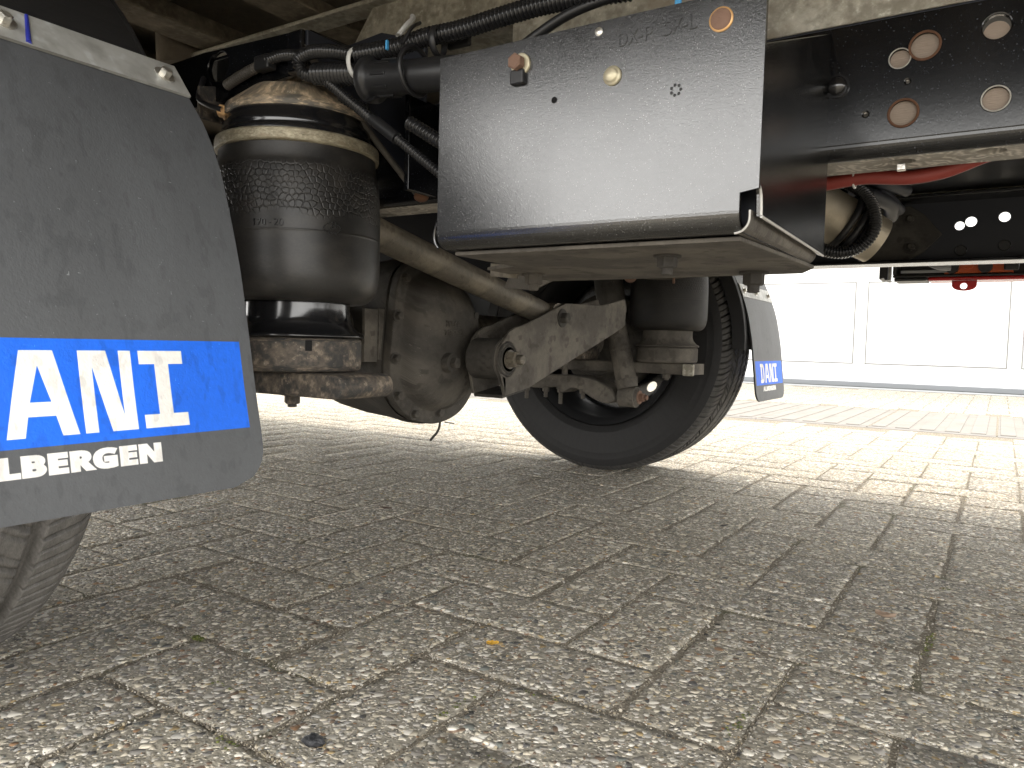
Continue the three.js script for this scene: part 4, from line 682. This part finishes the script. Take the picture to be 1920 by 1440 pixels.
// ------------------------------------------------------------------ wiring looms, plug, ties
{
  const C = (label, pts, r, mat = M.conduit, pitch = .0036, amp = .0016) => P('conduit', sweep(pts, r, pitch, amp), mat, label);
  C('dusty conduit ending at the outrigger hole', [[-.7055, .6053, -.515], [-.688, .609, -.514], [-.668, .6125, -.513], [-.648, .6155, -.513]], .0056, M.conduitDusty, .0034, .0014);
  P('conduit_clip', bx(-.652, -.630, .609, .6235, -.519, -.507, .002), M.plastic);
  C('conduit above the near air spring', [[-.636, .6185, -.512], [-.615, .619, -.512], [-.596, .616, -.512], [-.582, .612, -.514]], .0058, M.conduit, .0036, .0015);
  C('upper loom conduit looping towards the box', [[-.520, .6035, -.515], [-.545, .610, -.512], [-.575, .6145, -.512], [-.592, .611, -.514], [-.590, .600, -.517], [-.575, .594, -.52]], .0068, M.conduit, .0036);
  C('thick conduit into the round plug', [[-.578, .598, -.523], [-.555, .5945, -.523], [-.53, .590, -.522], [-.504, .585, -.520]], .0112, M.conduit, .0050, .0023);
  C('loom conduit rising over the box', [[-.515, .603, -.515], [-.49, .6025, -.517], [-.468, .603, -.52], [-.455, .605, -.522], [-.438, .607, -.524], [-.405, .6075, -.527], [-.365, .611, -.53], [-.325, .613, -.532], [-.290, .612, -.534], [-.25, .611, -.54]], .0082, M.conduit, .0038, .0016);
  C('thin conduit running down across the gusset', [[-.580, .603, -.521], [-.560, .587, -.522], [-.54, .572, -.523], [-.52, .557, -.524], [-.498, .540, -.525]], .0052, M.conduit, .0034, .0013);
  P('conduit_clip', cyl(V3(-.503, .545, -.5245), V3(-.474, .524, -.5265), .0056, .0056, 16), M.plastic);
  C('thin conduit passing behind the box edge', [[-.474, .524, -.5265], [-.455, .510, -.528], [-.435, .495, -.530], [-.41, .475, -.534]], .0046, M.conduit, .0034, .0012);
  C('short conduit beside the left plate of the box', [[-.468, .540, -.535], [-.45, .529, -.538], [-.43, .517, -.54], [-.40, .50, -.545]], .0066, M.conduit, .0042, .0015);
  C('conduit stub behind the plug', [[-.556, .578, -.535], [-.545, .570, -.54], [-.53, .562, -.545]], .0058, M.conduit, .0034);
  P('cable', [sweep([[-.36, .574, -.53], [-.33, .590, -.532], [-.30, .602, -.534], [-.26, .608, -.536], [-.20, .612, -.54], [-.12, .617, -.545]], .0042), sweep([[-.27, .6135, -.527], [-.22, .6165, -.53], [-.15, .620, -.535]], .0026)], M.plastic);
  const k = G('plug_connector', 'large black round plug connector beside the box');
  const ax = V3(1, -.11, .02).normalize(), c0 = V3(-.506, .5795, -.520);
  mesh('plug_body', lathe([[.0001, 0], [.012, 0], [.0185, .001], [.0205, .003], [.0212, .009], [.0200, .0115], [.0160, .014], [.0158, .040], [.0145, .042], [.0142, .115], [.0001, .115]], c0, ax, 56), M.plastic, k);
  const ribs = []; for (let i = 0; i < 9; i++) { const a = i / 9 * 6.283; const g = bx(-.0012, .0012, .020, .038, .0155, .0172, .0005); g.rotateY(a); g.applyQuaternion(new THREE.Quaternion().setFromUnitVectors(V3(0, 1, 0), ax)); g.translate(c0.x, c0.y, c0.z); ribs.push(g); } mesh('grip_rib', ribs, M.plastic, k);
  mesh('plug_tab', prism('x', [[-.508, .555], [-.512, .557], [-.530, .566], [-.526, .571]], -.498, -.490, [], .0008), M.plastic, k);
  mesh('plug_strap', new THREE.TorusGeometry(.0205, .0022, 8, 40).rotateY(Math.PI / 2).translate(-.447, .5775, -.519), M.plastic, k);
  P('cable_tie', new THREE.TorusGeometry(.0125, .0013, 8, 32).scale(1, 1.1, 2).rotateY(Math.PI / 2).translate(-.515, .595, -.517), M.tie, 'pale cable tie round the loom');
  P('cable_tie', sweep([[-.466, .611, -.517], [-.468, .625, -.53], [-.478, .640, -.55], [-.487, .648, -.56]], .0026, 0, 0, 8), M.tie, 'white cable tie strap rising from the loom');
  P('cable_tie', [new THREE.TorusGeometry(.012, .0016, 8, 32).scale(1, 1, 2).rotateY(Math.PI / 2 + .2).translate(-.425, .600, -.523), sweep([[-.449, .596, -.503], [-.446, .612, -.512], [-.452, .624, -.53]], .0016)], M.plastic);
  P('cable_tie', bx(-.2115, -.2065, .575, .64, -.531, -.5285, .001), M.blueTie, 'bright blue strap above the box');
  P('cable_tie', bx(-.4745, -.4725, .598, .6065, -.5125, -.5095, .0005), M.blueTie, 'small blue clip on the loom');
  P('loom_clip', [bx(-.43, -.405, .600, .622, -.546, -.541, .002), bx(-.415, -.35, .585, .600, -.56, -.556, .002)], M.plastic);
}
// ------------------------------------------------------------------ pipe, hose and red cable behind the near rail
{
  const p = G('duct_pipe', 'silver round pipe with black corrugated hoses round its end');
  const a = V3(-.36, .618, -1.00), b = V3(-.183, .510, -1.10), d = b.clone().sub(a).normalize();
  mesh('pipe_tube', cyl(a, b, .034, .034, 56), M.pipe, p);
  const at = t => b.clone().addScaledVector(d, t);
  for (const [t, r] of [[-.006, .0375], [.006, .0385], [.016, .037]]) mesh('clamp_band', new THREE.TorusGeometry(r, .0045, 12, 60).applyQuaternion(new THREE.Quaternion().setFromUnitVectors(V3(0, 0, 1), d)).translate(at(t).x, at(t).y, at(t).z), M.plastic, p);
  mesh('pipe_tube', cyl(at(.014), at(.045), .033, .031, 48), M.pipe, p);
  const loop = [[-.235, .492, -1.06], [-.211, .476, -1.06], [-.182, .469, -1.06], [-.160, .476, -1.062], [-.146, .496, -1.066], [-.148, .522, -1.072], [-.160, .545, -1.08], [-.185, .565, -1.09], [-.22, .585, -1.11]];
  mesh('corrugated_hose', sweep(loop, .0085, .0036, .0016), M.conduit, p);
  P('red_hose', (() => { const g = sweep([[-.22, .497, -.768], [-.151, .4985, -.768], [-.115, .5015, -.768], [-.078, .498, -.768], [-.05, .501, -.768], [-.02, .511, -.767], [.03, .522, -.766]], .0064); return g; })(), M.red, 'dull red cable strapped along the near rail');
  P('cable_tie', new THREE.TorusGeometry(.0092, .0012, 8, 28).rotateY(Math.PI / 2).translate(-.124, .503, -.772), M.tie);
  P('cable_bundle', [sweep([[-.20, .57, -1.16], [-.17, .565, -1.2], [-.15, .56, -1.25], [-.155, .55, -1.3]], .011), sweep([[-.21, .58, -1.2], [-.16, .572, -1.22], [-.14, .555, -1.28]], .008), sweep([[-.19, .60, -1.25], [-.165, .585, -1.2], [-.13, .58, -1.26]], .009)], M.railIn);
  P('shield_panel', [bx(-.5, .9, .625, .628, -1.53, -.79, .001)], M.plastic);
}
// ------------------------------------------------------------------ tail lamp at the far side
{
  const z = -1.98, k = G('tail_lamp', 'tail lamp hanging at the far rear corner, black holder with red and orange lens');
  mesh('lamp_bracket', prism('z', [[-.250, .560], [-.232, .560], [-.232, .509], [-.238, .509], [-.240, .514], [-.250, .511]], z - .05, z + .03, [], .001), M.plastic, k);
  mesh('lamp_bracket', bx(-.2305, -.226, .508, .556, z + .02, z + .034, .001), M.alu, k);
  mesh('lamp_housing', [bx(-.222, .25, .514, .519, z - .05, z + .03, .003), bx(-.222, -.214, .519, .565, z - .05, z + .03, .003), bx(-.222, .25, .519, .57, z - .055, z - .05, .002)], M.plastic, k);
  mesh('lens', bx(-.150, .25, .5055, .5135, z - .05, z + .026, .004), M.redLens, k);
  mesh('lamp_rim', bx(-.219, -.151, .5055, .5135, z - .05, z + .028, .004), M.plastic, k);
  mesh('lamp_body', prism('z', [[-.118, .520], [.012, .521], [.002, .560], [-.098, .560]], z - .045, z + .028, [], .003), M.orange, k);
  for (const x of [-.103, -.040]) mesh('plug', cyl(V3(x, .534, z + .02), V3(x, .534, z + .045), .0145, .0135, 28), M.plastic, k);
  mesh('plug', cyl(V3(-.072, .540, z + .02), V3(-.072, .540, z + .031), .011, .011, 28), M.orange, k);
  mesh('plug', bx(-.006, .022, .524, .552, z + .02, z + .045, .004), M.plastic, k);
  mesh('lamp_cable', sweep([[-.165, .562, z + .02], [-.150, .545, z + .04], [-.125, .532, z + .05], [-.105, .531, z + .045]], .0062), M.sill, k);
  const tab = new THREE.Shape(); tab.moveTo(-.102, .505); tab.lineTo(-.102, .494); tab.quadraticCurveTo(-.100, .483, -.078, .482); tab.quadraticCurveTo(-.056, .483, -.054, .494); tab.lineTo(-.054, .505);
  mesh('reflector_tab', prism('z', tab, z + .018, z + .026, [[-.079, .4925, .0068]], .001, 20), M.redLens, k);
  mesh('lamp_panel', bx(-.205, -.11, .523, .529, z + .0305, z + .034, .001), M.sill, k);
  mesh('lamp_screw', [boltGeo(V3(-.165, .558, z + .02), V3(0, -1, 0), .006, 1.4), boltGeo(V3(-.125, .556, z + .02), V3(0, -1, 0), .005, 1.4)], M.sill, k);
}
// ------------------------------------------------------------------ loose things on the ground
{
  const put = (name, geo, mat, x, z, label, cat) => { const m = mesh(name, geo, mat, scene); m.position.set(x, .0005, z); m.userData = { label, category: cat }; return m; };
  const lump = (sx, sy, sz, s) => { const g = new THREE.IcosahedronGeometry(1, 4), p = g.attributes.position; for (let i = 0; i < p.count; i++) { const X = p.getX(i), Y = p.getY(i), Z = p.getZ(i), k = 1 + .16 * Math.sin(3.1 * X + s) * Math.cos(4.3 * Z + s) + .07 * Math.sin(9 * Y + 7 * X + s); p.setXYZ(i, X * k * sx, Y * k * sy + sy * .7, Z * k * sz); } const q = mergeVertices(g, 1e-6); q.computeVertexNormals(); return metreUV(q); };
  const leaf = (L, W, lobes, curl) => { const pos = [], uv = [], idx = [], n = 26, m = 6; for (let i = 0; i <= n; i++) { const t = i / n, w = W * Math.pow(Math.sin(Math.PI * Math.pow(t, .8)), .8) * (1 + lobes * Math.sin(t * 17)); for (let j = -m; j <= m; j++) { const f = j / m; pos.push((t - .5) * L, .0016 + curl * (f * f * .5 + .6 * Math.pow(t - .4, 2) * 2) * W, f * w); uv.push(t, f); } } const c = 2 * m + 1; for (let i = 0; i < n; i++) for (let j = 0; j < 2 * m; j++) { const a = i * c + j; idx.push(a, a + 1, a + c, a + c, a + 1, a + c + 1); } const top = new THREE.BufferGeometry(); top.setAttribute('position', new THREE.Float32BufferAttribute(pos, 3)); top.setAttribute('uv', new THREE.Float32BufferAttribute(uv, 2)); top.setIndex(idx); top.computeVertexNormals(); return top; };
  put('leaf', leaf(.014, .0055, .25, .8), std({ color: lin(.62, .36, .05), roughness: .6 }), -.462, -.686, 'small yellow leaf scrap lying on a paver in the foreground', 'leaf').rotation.y = .5;
  put('stone', lump(.0095, .0045, .0065, 2), std({ color: lin(.022, .023, .026), roughness: .4, bumpMap: rep(grimeB, 20), bumpScale: .0012 }), -.466, -.428, 'black stone chip lying on a paver in the foreground', 'stone').rotation.y = .4;
  put('leaf', leaf(.026, .006, .15, 1.6), std({ color: lin(.30, .22, .16), roughness: .7 }), -.108, -1.058, 'curled pale brown leaf on the pavers at the right', 'leaf').rotation.y = -.3;
  put('leaf', leaf(.022, .004, .05, .4), std({ color: lin(.02, .018, .016), roughness: .7 }), -.428, -1.417, 'thin dark leaf lying flat below the far wheel', 'leaf').rotation.y = 1.2;
  put('paper_scrap', leaf(.03, .005, .1, .4), std({ color: lin(.7, .7, .68), roughness: .7 }), -.995, -1.665, 'white scrap beside the foot of the far tyre', 'scrap').rotation.y = -.35;
  put('leaf', leaf(.03, .006, .2, .6), std({ color: lin(.10, .06, .04), roughness: .8 }), -1.02, -1.12, 'brown leaf between the pavers behind the near flap', 'leaf').rotation.y = .2;
  // moss in some joints
  const mg = new THREE.IcosahedronGeometry(.0011, 1), spots = [[-.742, -.508, .011, .005], [-.525, -.388, .018, .007], [-.355, -.50, .035, .005], [-.155, -1.20, .006, .05], [-.055, -.99, .006, .05], [-.048, -1.25, .006, .03], [-.41, -.55, .006, .04], [-.36, -.615, .04, .005], [-.185, -.69, .006, .05], [-.30, -.50, .03, .005], [-.62, -.45, .03, .004]];
  const im = new THREE.InstancedMesh(mg, std({ color: lin(1, 1, 1), roughness: .9 }), 1500), mt = new THREE.Matrix4(), cl = new THREE.Color();
  for (let i = 0; i < 1500; i++) { const s = spots[i < 260 ? 0 : i % spots.length], k = rr(.5, 1.5); mt.makeScale(k, k * rr(.6, 1.2), k); mt.setPosition(s[0] + (rnd() + rnd() - 1) * s[2], -.004 + rnd() * .0035, s[1] + (rnd() + rnd() - 1) * s[3]); im.setMatrixAt(i, mt); const g = rnd(); cl.setRGB(.06 + .08 * g, .075 + .08 * g, .018 + .02 * g); im.setColorAt(i, cl); }
  im.name = 'moss'; im.userData = { kind: 'stuff', label: 'green moss growing in some paver joints' }; im.castShadow = im.receiveShadow = true; scene.add(im);
}
renderer.render(scene, camera);
